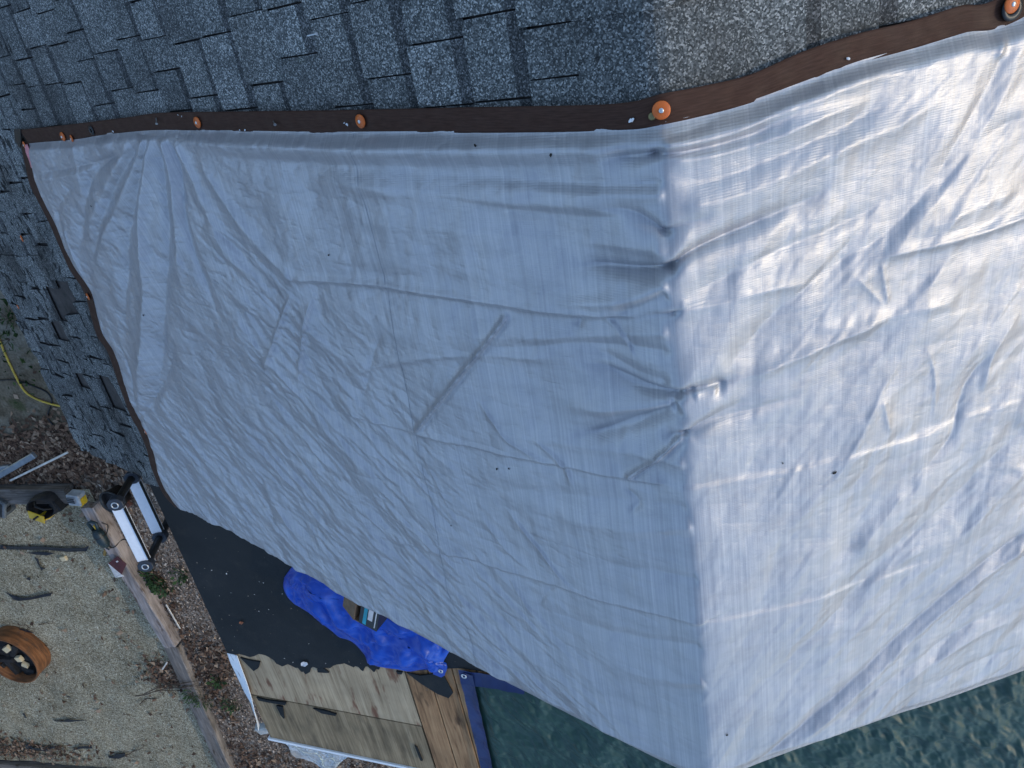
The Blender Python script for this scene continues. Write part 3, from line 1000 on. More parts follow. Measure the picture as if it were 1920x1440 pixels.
def mat_wood(name, c0, c1, c2, stain, ax=1, fine=1.0, bump=0.002, st_lo=0.6, st_hi=0.72):
    """grain runs along axis ax"""
    t = NT(name)
    co = t.coord()
    s1 = [26.0 * fine] * 3; s1[ax] = 1.6
    s2 = [90.0 * fine] * 3; s2[ax] = 3.0
    a = t.noise(t.map(co, tuple(s1)), 1, 4, 0.6, 0.4)
    b = t.noise(t.map(co, tuple(s2)), 1, 3, 0.6)
    g = t.math('ADD', t.math('MULTIPLY', a, 0.6), t.math('MULTIPLY', b, 0.4))
    col = t.ramp(g, [(0.32, c0), (0.5, c1), (0.66, c2)])
    s3 = [16.0] * 3; s3[ax] = 4.5
    st = t.ramp(t.noise(t.map(co, tuple(s3)), 1, 3, 0.5), [(st_lo, 0.0), (st_hi, 0.85)])
    col = t.mix(st, col, stain)
    big = t.ramp(t.noise(co, 3.0, 4, 0.6), [(0.3, (0.72, 0.72, 0.72)), (0.7, (1.12, 1.1, 1.08))])
    col = t.mix(1.0, col, big, 'MULTIPLY')
    tint = t.ramp(t.rand(), [(0, 0.85), (1, 1.12)])
    col = t.mix(1.0, col, tint, 'MULTIPLY')
    t.set(Base_Color=col, Roughness=0.8, Specular_IOR_Level=0.25, Normal=t.bump(g, bump, 0.8))
    return t.m
M_PLY = mat_wood('weathered_plywood', (0.24, 0.17, 0.10), (0.43, 0.325, 0.205), (0.53, 0.415, 0.275), (0.17, 0.07, 0.04), st_lo=0.57, st_hi=0.68)
M_PLY2 = mat_wood('stained_plywood', (0.14, 0.10, 0.055), (0.28, 0.205, 0.12), (0.39, 0.295, 0.18), (0.095, 0.072, 0.045), st_lo=0.5, st_hi=0.8)
M_PLANK = mat_wood('brown_plank', (0.11, 0.055, 0.025), (0.33, 0.185, 0.09), (0.46, 0.28, 0.145), (0.065, 0.034, 0.018), fine=0.8, bump=0.004)

EX = -3.37                                             # lower eave
EY = -4.44                                             # lower gable end
lr_v, lr_f = [], []
for x0, x1 in ((EX + 0.02, 0.0), (0.0, -EX - 0.02)):
    v = [(x, y, low_z(x) + d) for d in (-0.03, -0.17) for x, y in ((x0, -RAKE_S + 0.12), (x1, -RAKE_S + 0.12), (x1, EY + 0.012), (x0, EY + 0.012))]
    f = [(3, 2, 1, 0), (4, 5, 6, 7), (0, 1, 5, 4), (2, 3, 7, 6), (3, 0, 4, 7), (1, 2, 6, 5)]
    lr_v.append((v, f))
V, F = join_vf(lr_v)
lower_roof = wobj('lower_roof', V, F, M_DECKFELT, house)
lower_roof['label'] = 'low stripped roof of felt, plywood and planks below the gable end'

def slab(poly, zt, zb, mat, name, par=None, label=None, jag=0.0):
    """polygon (x, y) list lying on the lower roof, top zt above it, bottom zb"""
    P_ = [np.array(p[:2], float) for p in poly]
    n = len(P_)
    V = [(p[0], p[1], low_z(p[0]) + zt) for p in P_] + [(p[0], p[1], low_z(p[0]) + zb) for p in P_]
    ar = sum(P_[i][0] * P_[(i + 1) % n][1] - P_[(i + 1) % n][0] * P_[i][1] for i in range(n))
    top = tuple(range(n)) if ar > 0 else tuple(range(n - 1, -1, -1))
    F = [top, tuple(reversed([i + n for i in top]))]
    for a in range(n):
        i, j = top[a], top[(a + 1) % n]
        F.append((i, i + n, j + n, j))
    o = wobj(name, V, F, mat, par)
    if label:
        o['label'] = label
    return o

def ragged(p0, p1, n, amp, seed):
    r = random.Random(seed)
    p0, p1 = np.array(p0[:2], float), np.array(p1[:2], float)
    d = p1 - p0; nrm = np.array([-d[1], d[0]]) / np.linalg.norm(d)
    return [p0 + d * (i / n) + nrm * amp * r.uniform(-1, 1) for i in range(1, n)]

L = lambda x, y: on_low(x, y)[:2]
# plywood sheets
seam_a, seam_b = L(478, 1304), L(787, 1361)
wys = (seam_a[1] + seam_b[1]) / 2                       # plywood joint
xp = L(772, 1300)[0]                                   # edge between plywood and planks
slab([(EX + 0.03, -2.6), (EX + 0.03, wys + 0.006), (xp - 0.006, wys + 0.006), (xp - 0.006, -2.6)], 0.0, -0.018, M_PLY, 'plywood_sheet', lower_roof, 'weathered plywood sheet with torn reddish veneer')
slab([(EX + 0.03, wys - 0.006), (EX + 0.03, EY), (xp - 0.01, EY), (xp - 0.01, wys - 0.006)], -0.001, -0.018, M_PLY2, 'plywood_sheet', lower_roof, 'darker stained plywood sheet at the roof end')
xs = [xp, L(815, 1300)[0], L(860, 1300)[0], L(905, 1300)[0], -1.1, -0.85, -0.6, -0.3, -0.02]
for i in range(len(xs) - 1):
    o = slab([(xs[i] + 0.004, -2.5), (xs[i] + 0.004, EY - 0.03), (xs[i + 1] - 0.003, EY - 0.03), (xs[i + 1] - 0.003, -2.5)], 0.004 + 0.002 * (i % 2), -0.022, M_PLANK, 'plank', lower_roof)
    bevel(o, 0.004, 1)
# felt with a torn lower edge
torn_px = [(428, 1222), (450, 1224), (470, 1230), (486, 1224), (500, 1227), (515, 1236), (522, 1243), (536, 1245), (548, 1246), (560, 1250), (568, 1258), (574, 1262),
           (582, 1258), (588, 1248), (600, 1252), (612, 1250), (626, 1246), (640, 1243), (655, 1245), (664, 1249), (672, 1248), (678, 1254), (684, 1252), (690, 1247), (702, 1258), (706, 1252), (715, 1247), (735, 1250), (752, 1252), (765, 1256)]
torn = [L(*p) for p in torn_px]
rr = random.Random(3)
tf = []
for i in range(len(torn) - 1):
    tf.append(torn[i])
    tf.append(torn[i] * 0.5 + torn[i + 1] * 0.5 + np.array([0, rr.uniform(-0.018, 0.018)]))
tf.append(torn[-1])
felt_poly = [(EX, -1.45), (EX, tf[0][1])] + [tuple(p) for p in tf] + [(L(860, 1250)[0], L(860, 1250)[1]), (-0.02, -3.3), (-0.02, -1.45)]
slab(felt_poly, 0.011, 0.0025, M_FELT, 'underlayment', lower_roof, 'black roofing felt with a torn lower edge')
slab([(0.02, -1.45), (0.02, EY), (-EX, EY), (-EX, -1.45)], 0.006, -0.02, M_FELT, 'underlayment', lower_roof)
# loose felt scraps left on the wood
for k, px in enumerate([[(452, 1231), (470, 1236), (489, 1239), (486, 1250), (477, 1256)],
                        [(596, 1252), (606, 1249), (618, 1259), (608, 1259), (597, 1258)],
                        [(482, 1305), (500, 1310), (538, 1315), (536, 1320), (505, 1315), (486, 1311)],
                        [(519, 1321), (531, 1323), (533, 1336), (534, 1346), (527, 1338)],
                        [(588, 1326), (610, 1330), (632, 1337), (630, 1340), (604, 1335)],
                        [(778, 1395), (783, 1400), (793, 1424), (789, 1423)],
                        [(744, 1256), (756, 1258), (754, 1262), (746, 1261)]]):
    slab([L(*p) for p in px], 0.0125, 0.001, M_FELT, 'felt_scrap', lower_roof)
slab([L(*p) for p in [(764, 1256), (790, 1262), (820, 1258), (834, 1262), (851, 1294), (843, 1304), (822, 1296), (790, 1276)]], 0.022, 0.014, M_FELT, 'felt_flap', lower_roof, 'loose black felt flap lying across the planks')
# white drip edges and eave trims
def strip3(pts, w, th, mat, name, par):
    V, F = [], []
    for p, (ww, dz) in zip(pts, w):
        for sgn in (-1, 1):
            for t_ in (0, -th):
                V.append((p[0] + sgn * ww / 2, p[1], p[2] + t_ + dz * sgn))
    for i in range(len(pts) - 1):
        a, b = 4 * i, 4 * i + 4
        F += [(a, a + 2, b + 2, b), (a + 1, b + 1, b + 3, a + 3), (a, b, b + 1, a + 1), (a + 2, a + 3, b + 3, b + 2)]
    F += [(0, 1, 3, 2), (4 * len(pts) - 4, 4 * len(pts) - 2, 4 * len(pts) - 1, 4 * len(pts) - 3)]
    return wobj(name, V, F, mat, par)
def mat_peel():
    t = NT('peeling_white_paint')
    co = t.coord()
    f = t.ramp(t.noise(t.map(co, (14, 4, 14)), 1, 5, 0.65), [(0.56, 0.0), (0.62, 1.0)])
    t.set(Base_Color=t.mix(f, (0.80, 0.82, 0.84), (0.36, 0.38, 0.40)), Roughness=0.55)
    return t.m
M_PEEL = mat_peel()
de = []
for (px, py) in [(437, 1224), (444, 1244), (456, 1272), (466, 1298), (474, 1318), (482, 1342), (487, 1362)]:
    p = on_low(px, py); de.append((p[0], p[1], p[2] + 0.016))
o = strip3(de, [(0.09, 0.01), (0.095, 0.012), (0.09, 0.016), (0.075, 0.018), (0.05, 0.02), (0.025, 0.02), (0.015, 0.02)], 0.006, M_PEEL, 'drip_edge', lower_roof)
o['label'] = 'peeling white drip edge on the lower eave'
V, F = box_vf((EX + xp) / 2, EY - 0.012, 0, (xp - EX) - 0.02, 0.022, 0.035)
V = [(x, y, z + low_z(x) - 0.006) for x, y, z in V]
o = wobj('drip_edge', V, F, M_WHITE, lower_roof)
o['label'] = 'straight white drip edge along the lower gable end'
V, F = box_vf(EX + 0.012, (EY - RAKE_S) / 2, low_z(EX) - 0.10, 0.02, -EY - RAKE_S - 0.02, 0.15)
wobj('fascia', V, F, M_WALL, lower_roof)
for sx in (-1, 1):
    wbox('wall', (sx * 2.95, (EY + 0.35 - RAKE_S) / 2, 1.2), (0.12, -EY - RAKE_S - 0.3, 2.4), M_WALL, house)
V = [(-2.95, EY + 0.2, 0), (2.95, EY + 0.2, 0), (2.95, EY + 0.2, 2.36), (0, EY + 0.2, 2.72), (-2.95, EY + 0.2, 2.36)]
V += [(a, b + 0.12, c) for a, b, c in V]
wobj('gable_wall', V, [(0, 1, 2, 3, 4), (9, 8, 7, 6, 5)] + [(i, i + 5, (i + 1) % 5 + 5, (i + 1) % 5) for i in range(5)], M_WALL, house)

# ------------------------------------------------------------------ blue tarp, green tarp, box
def mat_poly(name, cols, rough, spec=0.5, bump=0.004, sc=30):
    t = NT(name)
    co = t.coord()
    t.set(Base_Color=t.ramp(t.noise(co, 5, 3, 0.5), [(0.2, cols[0]), (0.5, cols[1]), (0.85, cols[2])]), Roughness=rough, Specular_IOR_Level=spec)
    b = t.bump(t.noise(co, sc * 2, 3, 0.5), bump * 0.4, 0.3)
    t.set(Normal=b)
    return t.m
M_BLUE = mat_poly('blue_poly_tarp', [(0.001, 0.032, 0.26), (0.002, 0.055, 0.40), (0.003, 0.085, 0.52)], 0.36)
M_NAVY = mat_poly('navy_tarp_border', [(0.008, 0.016, 0.06), (0.014, 0.028, 0.10), (0.03, 0.052, 0.17)], 0.4, 0.35)
M_GREEN = mat_poly('green_poly_tarp', [(0.012, 0.040, 0.033), (0.017, 0.053, 0.043), (0.022, 0.062, 0.050)], 0.46, 0.38)
M_STEEL = plain('bright_steel', (0.62, 0.62, 0.62), 0.32, 0.9, 0.1)
M_BLACK = plain('black_plastic', (0.010, 0.011, 0.013), 0.42, vary=0.3)

def inside(P2, poly):
    x, y = P2[..., 0], P2[..., 1]
    r = np.zeros(x.shape, bool); n = len(poly)
    for i in range(n):
        a, b = poly[i], poly[(i + 1) % n]
        c = ((a[1] > y) != (b[1] > y)) & (x < (b[0] - a[0]) * (y - a[1]) / (b[1] - a[1] + 1e-12) + a[0])
        r ^= c
    return r
def edge_dist(P2, poly):
    d = np.full(P2.shape[:2], 1e9); n = len(poly)
    for i in range(n):
        a, b = np.array(poly[i]), np.array(poly[(i + 1) % n])
        e = b - a; t = np.clip(((P2 - a) @ e) / (e @ e), 0, 1)
        d = np.minimum(d, np.linalg.norm(P2 - a - t[..., None] * e, axis=-1))
    return d

blue_px = [(536, 1078), (534, 1094), (538, 1108), (548, 1122), (565, 1134), (586, 1147), (604, 1163), (624, 1178), (638, 1190), (655, 1195), (668, 1203), (682, 1218), (694, 1232), (706, 1243), (725, 1247), (748, 1250), (770, 1254),
           (800, 1250), (818, 1257), (832, 1261), (839, 1252), (838, 1240), (833, 1236), (846, 1212), (850, 1190), (830, 1160), (780, 1130), (700, 1090), (620, 1060), (575, 1048), (552, 1058)]
bl = smooth_curve([L(*p) for p in blue_px] + [L(*blue_px[0])], 140)[:-1]
cen = bl.mean(axis=0)
nr, na = 90, len(bl)
# radial grid from a spine so that the outline stays exact
sp0, sp1 = L(585, 1085), L(800, 1215)
ax_ = (sp1 - sp0); tpar = np.clip(((bl - sp0) @ ax_) / (ax_ @ ax_), 0, 1)
spine = sp0 + tpar[:, None] * ax_
rad = (np.linspace(0, 1, nr) ** 0.85)[:, None, None]
G = spine[None] * (1 - rad) + bl[None] * rad
ed = np.linalg.norm(G - bl[None], axis=2)
hump = 0.07 * (1 - np.exp(-ed / 0.07))
cr = 0.5 - 0.8 * facet(G[..., 0], G[..., 1], 7.0, 81, 3, 0.5, 0.35)
hz = 0.022 + hump * (0.75 + 0.5 * pn(G[..., 0] * 2.5, G[..., 1] * 2.5, 83)) + sstep(0, 0.08, ed) * 0.055 * (0.5 - cr)
hz = np.maximum(hz, 0.020)
Pb = np.stack([G[..., 0], G[..., 1], low_z(G[..., 0]) + hz], -1)
skirt = Pb[-1:].copy(); skirt[..., 2] -= 0.012
Pb = np.concatenate([Pb, skirt], 0)
Pb = np.concatenate([Pb, Pb[:, :1]], 1)
blue = thing('bunched_tarp', 'bunched blue tarp lying on the black felt below the silver tarp edge', 'tarp', (cen[0], cen[1], low_z(cen[0])))
link('sheet', grid_mesh('sheet', Pb), M_BLUE, blue, ROOTINV[blue.name])

def ring_vf(R0, R1, h, n=20):
    return lathe_vf([(R0, 0), (R0, h), ((R0 + R1) / 2, h * 1.4), (R1, h), (R1, 0)], n, closed=True)
def grommet(par, p, nrm, r0, r1, mat, name='grommet'):
    v, f = ring_vf(r0, r1, 0.003)
    q_ = Vector(nrm).to_track_quat('Z', 'Y').to_matrix()
    v = [tuple(q_ @ Vector(a) + Vector([float(c) for c in p])) for a in v]
    return wobj(name, v, f, mat, par, smooth=True)
pg = on_low(829, 1250)
NLOW = (-math.sin(LP), 0, math.cos(LP))
gt = [L(*p) for p in [(816, 1240), (832, 1236), (838, 1243), (837, 1258), (830, 1262), (815, 1256)]]
slab_o = slab(gt, 0.034, 0.028, M_BLUE, 'corner_tab', blue)
slab_o.matrix_parent_inverse = ROOTINV[blue.name]
grommet(blue, (pg[0], pg[1], pg[2] + 0.034), NLOW, 0.008, 0.017, M_STEEL)

# green tarp
gl0 = on_low(862, 1252)
gx0, gy0 = gl0[0], gl0[1]
gn, gm = 760, 520
gx = np.linspace(gx0 + 0.07, 2.9, gn)[None, :] + np.zeros((gm, 1))
gtop = gy0 - 0.03 + 0.9 * sstep(0.3, 2.2, gx[:1] - gx0)
gy_ = gtop + (np.linspace(0, 1, gm)[:, None]) * (-5.3 - gtop)
bx = L(905, 1440)
lean = (bx[0] - gx0) / (bx[1] - gy0)
gx = gx + (gy_ - gy0) * lean * (1 - sstep(0, 1.5, gx - gx0))
gh = 0.055 + 0.020 * facet(gx * 1.3 + 0.5 * gy_, gy_ * 0.8, 7.0, 91, 3, 0.5, 0.3) + 0.02 * pn(gx * 2, gy_ * 2, 95)
gh = 0.022 + (gh - 0.022) * sstep(0, 0.12, gx - gx[:, :1]) * sstep(0, 0.12, gtop - gy_)
gh = np.maximum(gh, 0.02)
over = np.maximum(0, EY - 0.03 - gy_)
gz = low_z(gx) + gh - 2.2 * over * sstep(0, 0.1, over)
gyo = np.maximum(gy_, EY - 0.05 - 0.15 * over)
green = thing('crumpled_tarp', 'crumpled dark green tarp with blue border covering the lower roof', 'tarp', (0.6, -4.2, LOW_Z))
link('sheet', grid_mesh('sheet', np.stack([gx, gyo, gz], -1)), M_GREEN, green, ROOTINV[green.name])
# border: navy edging on two sides
t_ = np.linspace(0, 1, 10)[None, :]
by = np.linspace(gy0, EY - 0.05, 160)[:, None]
bxl = gx0 + (by - gy0) * lean
bw = 0.098
bX = bxl + t_ * bw + 0.004 * pn(by * 9, t_ * 0 + 2, 5)
bZ = low_z(bX) + 0.026 + 0.006 * pn(bX * 14, by * 10 + 0 * t_, 6) + 0.004 * crumple(bX, by + 0 * t_, 14, 7, 2) + 0.02 * t_ ** 2
link('border', grid_mesh('border', np.stack([bX, by + 0 * bX, bZ], -1)), M_NAVY, green, ROOTINV[green.name])
tx = np.linspace(gx0, gx0 + 0.55, 90)[None, :]
ty = np.linspace(0, 1, 8)[:, None]
tY = gy0 + 0.012 - ty * 0.10 + 0 * tx
tZ = low_z(tx) + 0.027 + 0.007 * pn(tx * 12, tY * 12, 8) + 0.018 * ty ** 2
link('border', grid_mesh('border', np.stack([tx + 0 * tY, tY, tZ], -1)[::1]), M_NAVY, green, ROOTINV[green.name])
grommet(green, (gx0 + 0.03, gy0 - 0.03, low_z(gx0) + 0.036), NLOW, 0.009, 0.019, M_STEEL)

# cardboard box with a dark printed side
M_CARD = plain('brown_cardboard', (0.20, 0.125, 0.07), 0.8, vary=0.2, scale=30)
M_CARDG = plain('grey_cardboard', (0.19, 0.175, 0.16), 0.8, vary=0.15, scale=20)
M_TEAL = plain('teal_print', (0.01, 0.30, 0.40), 0.5)
M_PALE = plain('pale_print', (0.62, 0.60, 0.60), 0.5)
bc = on_plane(702, 1134, (-math.sin(LP), 0, math.cos(LP)), (0, 0, LOW_Z + 0.19))
box = thing('cardboard_box', 'torn cardboard box with black and teal print on the bunched blue tarp', 'box', (bc[0], bc[1], bc[2] - 0.06),
            Matrix.Rotation(math.radians(-22), 3, 'Z') @ Matrix.Rotation(math.radians(-12), 3, 'Y'))
def lobj(name, vf, mat, par, smooth=False):
    return link(name, mesh(name, vf[0], vf[1], smooth), mat, par)
W_, D_, Hh = 0.15, 0.26, 0.11
th_ = 0.005
lobj('side_panel', box_vf(W_ / 2, 0, Hh / 2, th_, D_, Hh), M_BLACK, box)
lobj('side_panel', box_vf(-W_ / 2, 0, Hh / 2, th_, D_, Hh), M_CARD, box)
lobj('end_panel', box_vf(0, -D_ / 2, Hh / 2, W_ - 0.006, th_, Hh), M_CARD, box)
lobj('end_panel', box_vf(0, D_ / 2, Hh / 2, W_ - 0.006, th_, Hh), M_CARD, box)
lobj('base_panel', box_vf(0, 0, 0.003, W_ - 0.008, D_ - 0.01, 0.004), M_CARD, box)
o = lobj('top_panel', box_vf(0.02, 0, Hh + 0.004, W_ - 0.03, D_ - 0.01, 0.004), M_BLACK, box)
o['label'] = 'black printed top of the box'
lobj('print_stripe', box_vf(-0.005, 0, Hh + 0.0072, 0.022, D_ - 0.03, 0.0012), M_TEAL, o)
lobj('print_stripe', box_vf(0.028, 0.02, Hh + 0.0072, 0.03, D_ - 0.09, 0.0012), M_PALE, o)
lobj('print_stripe', box_vf(0.062, 0, Hh + 0.0072, 0.006, D_ - 0.05, 0.0012), M_PALE, o)
v, f = box_vf(-0.06, 0, 0, 0.12, 0.27, 0.004)
rm = Matrix.Rotation(math.radians(-25), 3, 'Y')
v = [tuple(rm @ Vector(a) + Vector((-W_ / 2, 0, Hh))) for a in v]
o = lobj('flap', (v, f), M_CARD, box); o['label'] = 'open brown cardboard flap'
v, f = box_vf(0, 0.06, 0, 0.16, 0.12, 0.004)
rm = Matrix.Rotation(math.radians(-20), 3, 'X') @ Matrix.Rotation(math.radians(14), 3, 'Z')
v = [tuple(rm @ Vector(a) + Vector((-0.02, D_ / 2, Hh))) for a in v]
lobj('flap', (v, f), M_CARDG, box)

# ------------------------------------------------------------------ ground
def mat_ground():
    t = NT('yard_soil')
    co = t.coord()
    x = t.n('ShaderNodeSeparateXYZ'); t.l(co, x.inputs[0])
    f = t.noise(co, 3.0, 7, 0.68)
    fine = t.noise(co, 38, 4, 0.65)
    soil = t.ramp(f, [(0.3, (0.085, 0.065, 0.042)), (0.5, (0.15, 0.12, 0.082)), (0.7, (0.25, 0.215, 0.16))])
    pale = t.ramp(t.noise(co, 1.4, 4, 0.6), [(0.52, 0.0), (0.66, 0.7)])
    soil = t.mix(pale, soil, (0.27, 0.25, 0.205))
    gr = t.ramp(t.noise(co, 2.0, 5, 0.65), [(0.60, 0.0), (0.68, 0.6)])
    soil = t.mix(gr, soil, (0.045, 0.065, 0.02))
    chips = t.ramp(t.vor(t.map(co, (1, 0.5, 1)), 45, out='Color'), [(0.1, (0.07, 0.05, 0.035)), (0.45, (0.19, 0.14, 0.105)), (0.75, (0.30, 0.235, 0.18)), (1.0, (0.44, 0.36, 0.285))])
    # chip bed beside the house
    d = t.math('ADD', x.outputs['Y'], t.math('MULTIPLY', t.math('SUBTRACT', f, 0.5), 1.6))
    bed = t.ramp(t.math('MULTIPLY_ADD', d, -0.5, -1.2), [(0.35, 0.0), (0.6, 1.0)])
    col = t.mix(bed, soil, chips)
    col = t.mix(1.0, col, t.ramp(fine, [(0.3, 0.6), (0.7, 1.3)]), 'MULTIPLY')
    t.set(Base_Color=col, Roughness=0.95, Specular_IOR_Level=0.15, Normal=t.bump(t.math('ADD', f, t.math('MULTIPLY', fine, 0.4)), 0.03, 0.7))
    return t.m
V = [(-60, -60, 0), (60, -60, 0), (60, 60, 0), (-60, 60, 0)]
ground = wobj('ground', V, [(0, 1, 2, 3)], mat_ground())
tag(ground, kind='structure')

def mat_gravel():
    t = NT('pea_gravel')
    co = t.coord()
    g = t.vor(co, 75, out='Color')
    s = t.n('ShaderNodeSeparateColor'); t.l(g, s.inputs[0])
    col = t.ramp(s.outputs[0], [(0.0, (0.16, 0.13, 0.085)), (0.4, (0.315, 0.27, 0.19)), (0.75, (0.43, 0.38, 0.275)), (1.0, (0.58, 0.53, 0.41))])
    big = t.ramp(t.noise(co, 1.6, 5, 0.65), [(0.3, (0.62, 0.6, 0.55)), (0.55, (0.95, 0.94, 0.9)), (0.75, (1.15, 1.14, 1.1))])
    col = t.mix(1.0, col, big, 'MULTIPLY')
    st = t.ramp(t.noise(co, 1.1, 4, 0.6), [(0.66, 0.0), (0.74, 0.75)])
    col = t.mix(st, col, (0.075, 0.05, 0.025))
    dk = t.ramp(t.noise(t.map(co, (1, 2.2, 1)), 24, 3, 0.6), [(0.64, 0.0), (0.72, 0.8)])
    col = t.mix(dk, col, (0.03, 0.026, 0.02))
    t.set(Base_Color=col, Roughness=0.95, Specular_IOR_Level=0.15, Normal=t.bump(s.outputs[1], 0.010, 0.9))
    return t.m
M_GRAVEL = mat_gravel()
PX0, PX1, PY0, PY1 = -13.5, -6.72, -8.85, -3.85
n1, n2 = 150, 110
gxx, gyy = np.meshgrid(np.linspace(PX0, PX1, n1), np.linspace(PY0, PY1, n2))
gzz = 0.03 + 0.022 * pn(gxx * 1.3, gyy * 1.3, 21) + 0.010 * pn(gxx * 5, gyy * 5, 22)
pad = link('gravel_pad', grid_mesh('gravel_pad', np.stack([gxx, gyy, gzz], -1)), M_GRAVEL)
tag(pad, kind='structure')
def pad_z(x, y):
    if PX0 < x < PX1 and PY0 < y < PY1:
        return float(0.03 + 0.022 * pn(np.array([x * 1.3]), np.array([y * 1.3]), 21)[0] + 0.010 * pn(np.array([x * 5.0]), np.array([y * 5.0]), 22)[0])
    return 0.0
def G3(px, py, z=0.0):
    p = on_level(px, py, z)
    return np.array([p[0], p[1], z])

# loose stones, leaves and chips lying on the ground
def mat_tint(name, stops, rough=0.85):
    t = NT(name)
    a = t.n('ShaderNodeAttribute', attribute_name='tint')
    t.set(Base_Color=t.ramp(a.outputs['Fac'], stops), Roughness=rough, Specular_IOR_Level=0.25)
    return t.m
def scatter_rocks(name, P3, size, mat, seed):
    r = np.random.default_rng(seed)
    n = len(P3)
    o8 = np.array([[1, 0, 0], [-1, 0, 0], [0, 1, 0], [0, -1, 0], [0, 0, 1], [0, 0, -1]], float)
    sc = size * r.uniform(0.5, 1.5, (n, 1, 1)) * r.uniform(0.6, 1.2, (n, 6, 1)) * np.array([1, 1, 0.6])
    an = r.uniform(0, 6.28, n)
    c, s = np.cos(an), np.sin(an)
    q = o8[None] * sc
    q = np.stack([q[..., 0] * c[:, None] - q[..., 1] * s[:, None], q[..., 0] * s[:, None] + q[..., 1] * c[:, None], q[..., 2]], -1)
    V = (q + P3[:, None]).reshape(-1, 3)
    f8 = np.array([[0, 2, 4], [2, 1, 4], [1, 3, 4], [3, 0, 4], [2, 0, 5], [1, 2, 5], [3, 1, 5], [0, 3, 5]])
    F = (f8[None] + 6 * np.arange(n)[:, None, None]).reshape(-1, 3)
    o = link(name, quads_mesh(name, V, F, False, np.repeat(r.random(n), 6)), mat)
    return o
def scatter_leaves(name, P3, size, mat, seed, asp=0.6, lift=0.4):
    r = np.random.default_rng(seed)
    n = len(P3)
    L_ = size * r.uniform(0.5, 1.4, n); W2 = L_ * asp * r.uniform(0.6, 1.2, n)
    an = r.uniform(0, 6.28, n)
    base = np.array([[-1, 0], [0, -0.5], [1, 0], [0, 0.5]])
    x = base[None, :, 0] * L_[:, None] / 2; y = base[None, :, 1] * W2[:, None]
    z = np.stack([r.uniform(-0.1, 1, n), r.uniform(-0.1, 1, n), r.uniform(-0.1, 1, n), r.uniform(-0.1, 1, n)], 1) * lift * L_[:, None]
    c, s = np.cos(an)[:, None], np.sin(an)[:, None]
    V = np.stack([x * c - y * s, x * s + y * c, z + 0.004], -1) + P3[:, None]
    i = 4 * np.arange(n)[:, None]
    F = np.concatenate([i + np.array([[0, 1, 2]]), i + np.array([[0, 2, 3]])])
    return link(name, quads_mesh(name, V.reshape(-1, 3), F, False, np.repeat(r.random(n), 4)), mat)
M_STONES = mat_tint('pebbles', [(0, (0.12, 0.10, 0.07)), (0.4, (0.26, 0.235, 0.175)), (0.8, (0.40, 0.37, 0.295)), (1, (0.62, 0.59, 0.50))])
M_LEAF = mat_tint('dry_leaves', [(0, (0.05, 0.028, 0.019)), (0.35, (0.11, 0.063, 0.041)), (0.7, (0.185, 0.115, 0.075)), (1, (0.34, 0.245, 0.17))])
M_CHIP = mat_tint('wood_chips', [(0, (0.10, 0.065, 0.045)), (0.4, (0.27, 0.195, 0.145)), (0.8, (0.46, 0.355, 0.275)), (1, (0.64, 0.54, 0.44))])
M_GREENLEAF = mat_tint('green_leaves', [(0, (0.012, 0.028, 0.008)), (0.6, (0.03, 0.065, 0.018)), (1, (0.07, 0.11, 0.04))])
r_ = np.random.default_rng(77)
n = 26000
xs_, ys_ = r_.uniform(-11.6, -6.8, n), r_.uniform(-8.8, -3.9, n)
zz = 0.03 + 0.022 * pn(xs_ * 1.3, ys_ * 1.3, 21) + 0.010 * pn(xs_ * 5, ys_ * 5, 22)
o = scatter_rocks('pebbles', np.stack([xs_, ys_, zz], 1), 0.0075, M_STONES, 1)
tag(o, 'loose grey pea gravel spread inside the timber edging', 'gravel', kind='stuff')
n = 30000
xs_, ys_ = r_.uniform(-6.6, -3.4, n), r_.uniform(-9.3, -3.6, n)
o = scatter_leaves('wood_chips', np.stack([xs_, ys_, 0 * xs_], 1), 0.032, M_CHIP, 2, 0.35, 0.4)
tag(o, 'pale wood chip mulch between the timbers and the house', 'mulch', kind='stuff')
# leaf drifts: along the timbers, in the corner and by the chip bed
def blob(cx, cy, sx, sy, n):
    return np.stack([r_.normal(cx, sx, n), r_.normal(cy, sy, n)], 1)
lp = np.vstack([blob(-7.6, -3.45, 0.75, 0.20, 3000), blob(-6.6, -3.35, 0.35, 0.22, 1100), blob(-9.2, -3.4, 0.8, 0.25, 1500), blob(-6.38, -6.9, 0.08, 0.4, 300), blob(-6.15, -6.5, 0.14, 0.22, 420),
                blob(-6.42, -5.2, 0.06, 0.9, 260), blob(-6.95, -6.75, 0.17, 0.16, 420), blob(-6.3, -8.6, 0.2, 0.3, 500), blob(-5.2, -8.6, 0.6, 0.3, 500), blob(-10.4, -8.55, 0.6, 0.12, 700),
                np.stack([r_.uniform(-7.5, -3.4, 260), r_.uniform(-9.2, -1.0, 260)], 1), np.stack([r_.uniform(-11, -6.8, 260), r_.uniform(-8.8, -3.9, 260)], 1)])
lz = np.array([pad_z(a, b) for a, b in lp]) + 0.004
o = scatter_leaves('dry_leaves', np.column_stack([lp, lz]), 0.062, M_LEAF, 3, 0.65, 0.5)
tag(o, 'brown dry leaves drifted along the timbers and the chip bed', 'leaves', kind='stuff')
gp = np.vstack([blob(-6.75, -1.75, 0.18, 0.15, 60), blob(-6.9, -2.3, 0.2, 0.2, 40)])
o = scatter_leaves('grass', np.column_stack([gp, 0 * gp[:, 0]]), 0.055, M_GREENLEAF, 4, 0.2, 1.0)
tag(o, 'patchy green grass on the bare soil beside the eave', 'grass', kind='stuff')

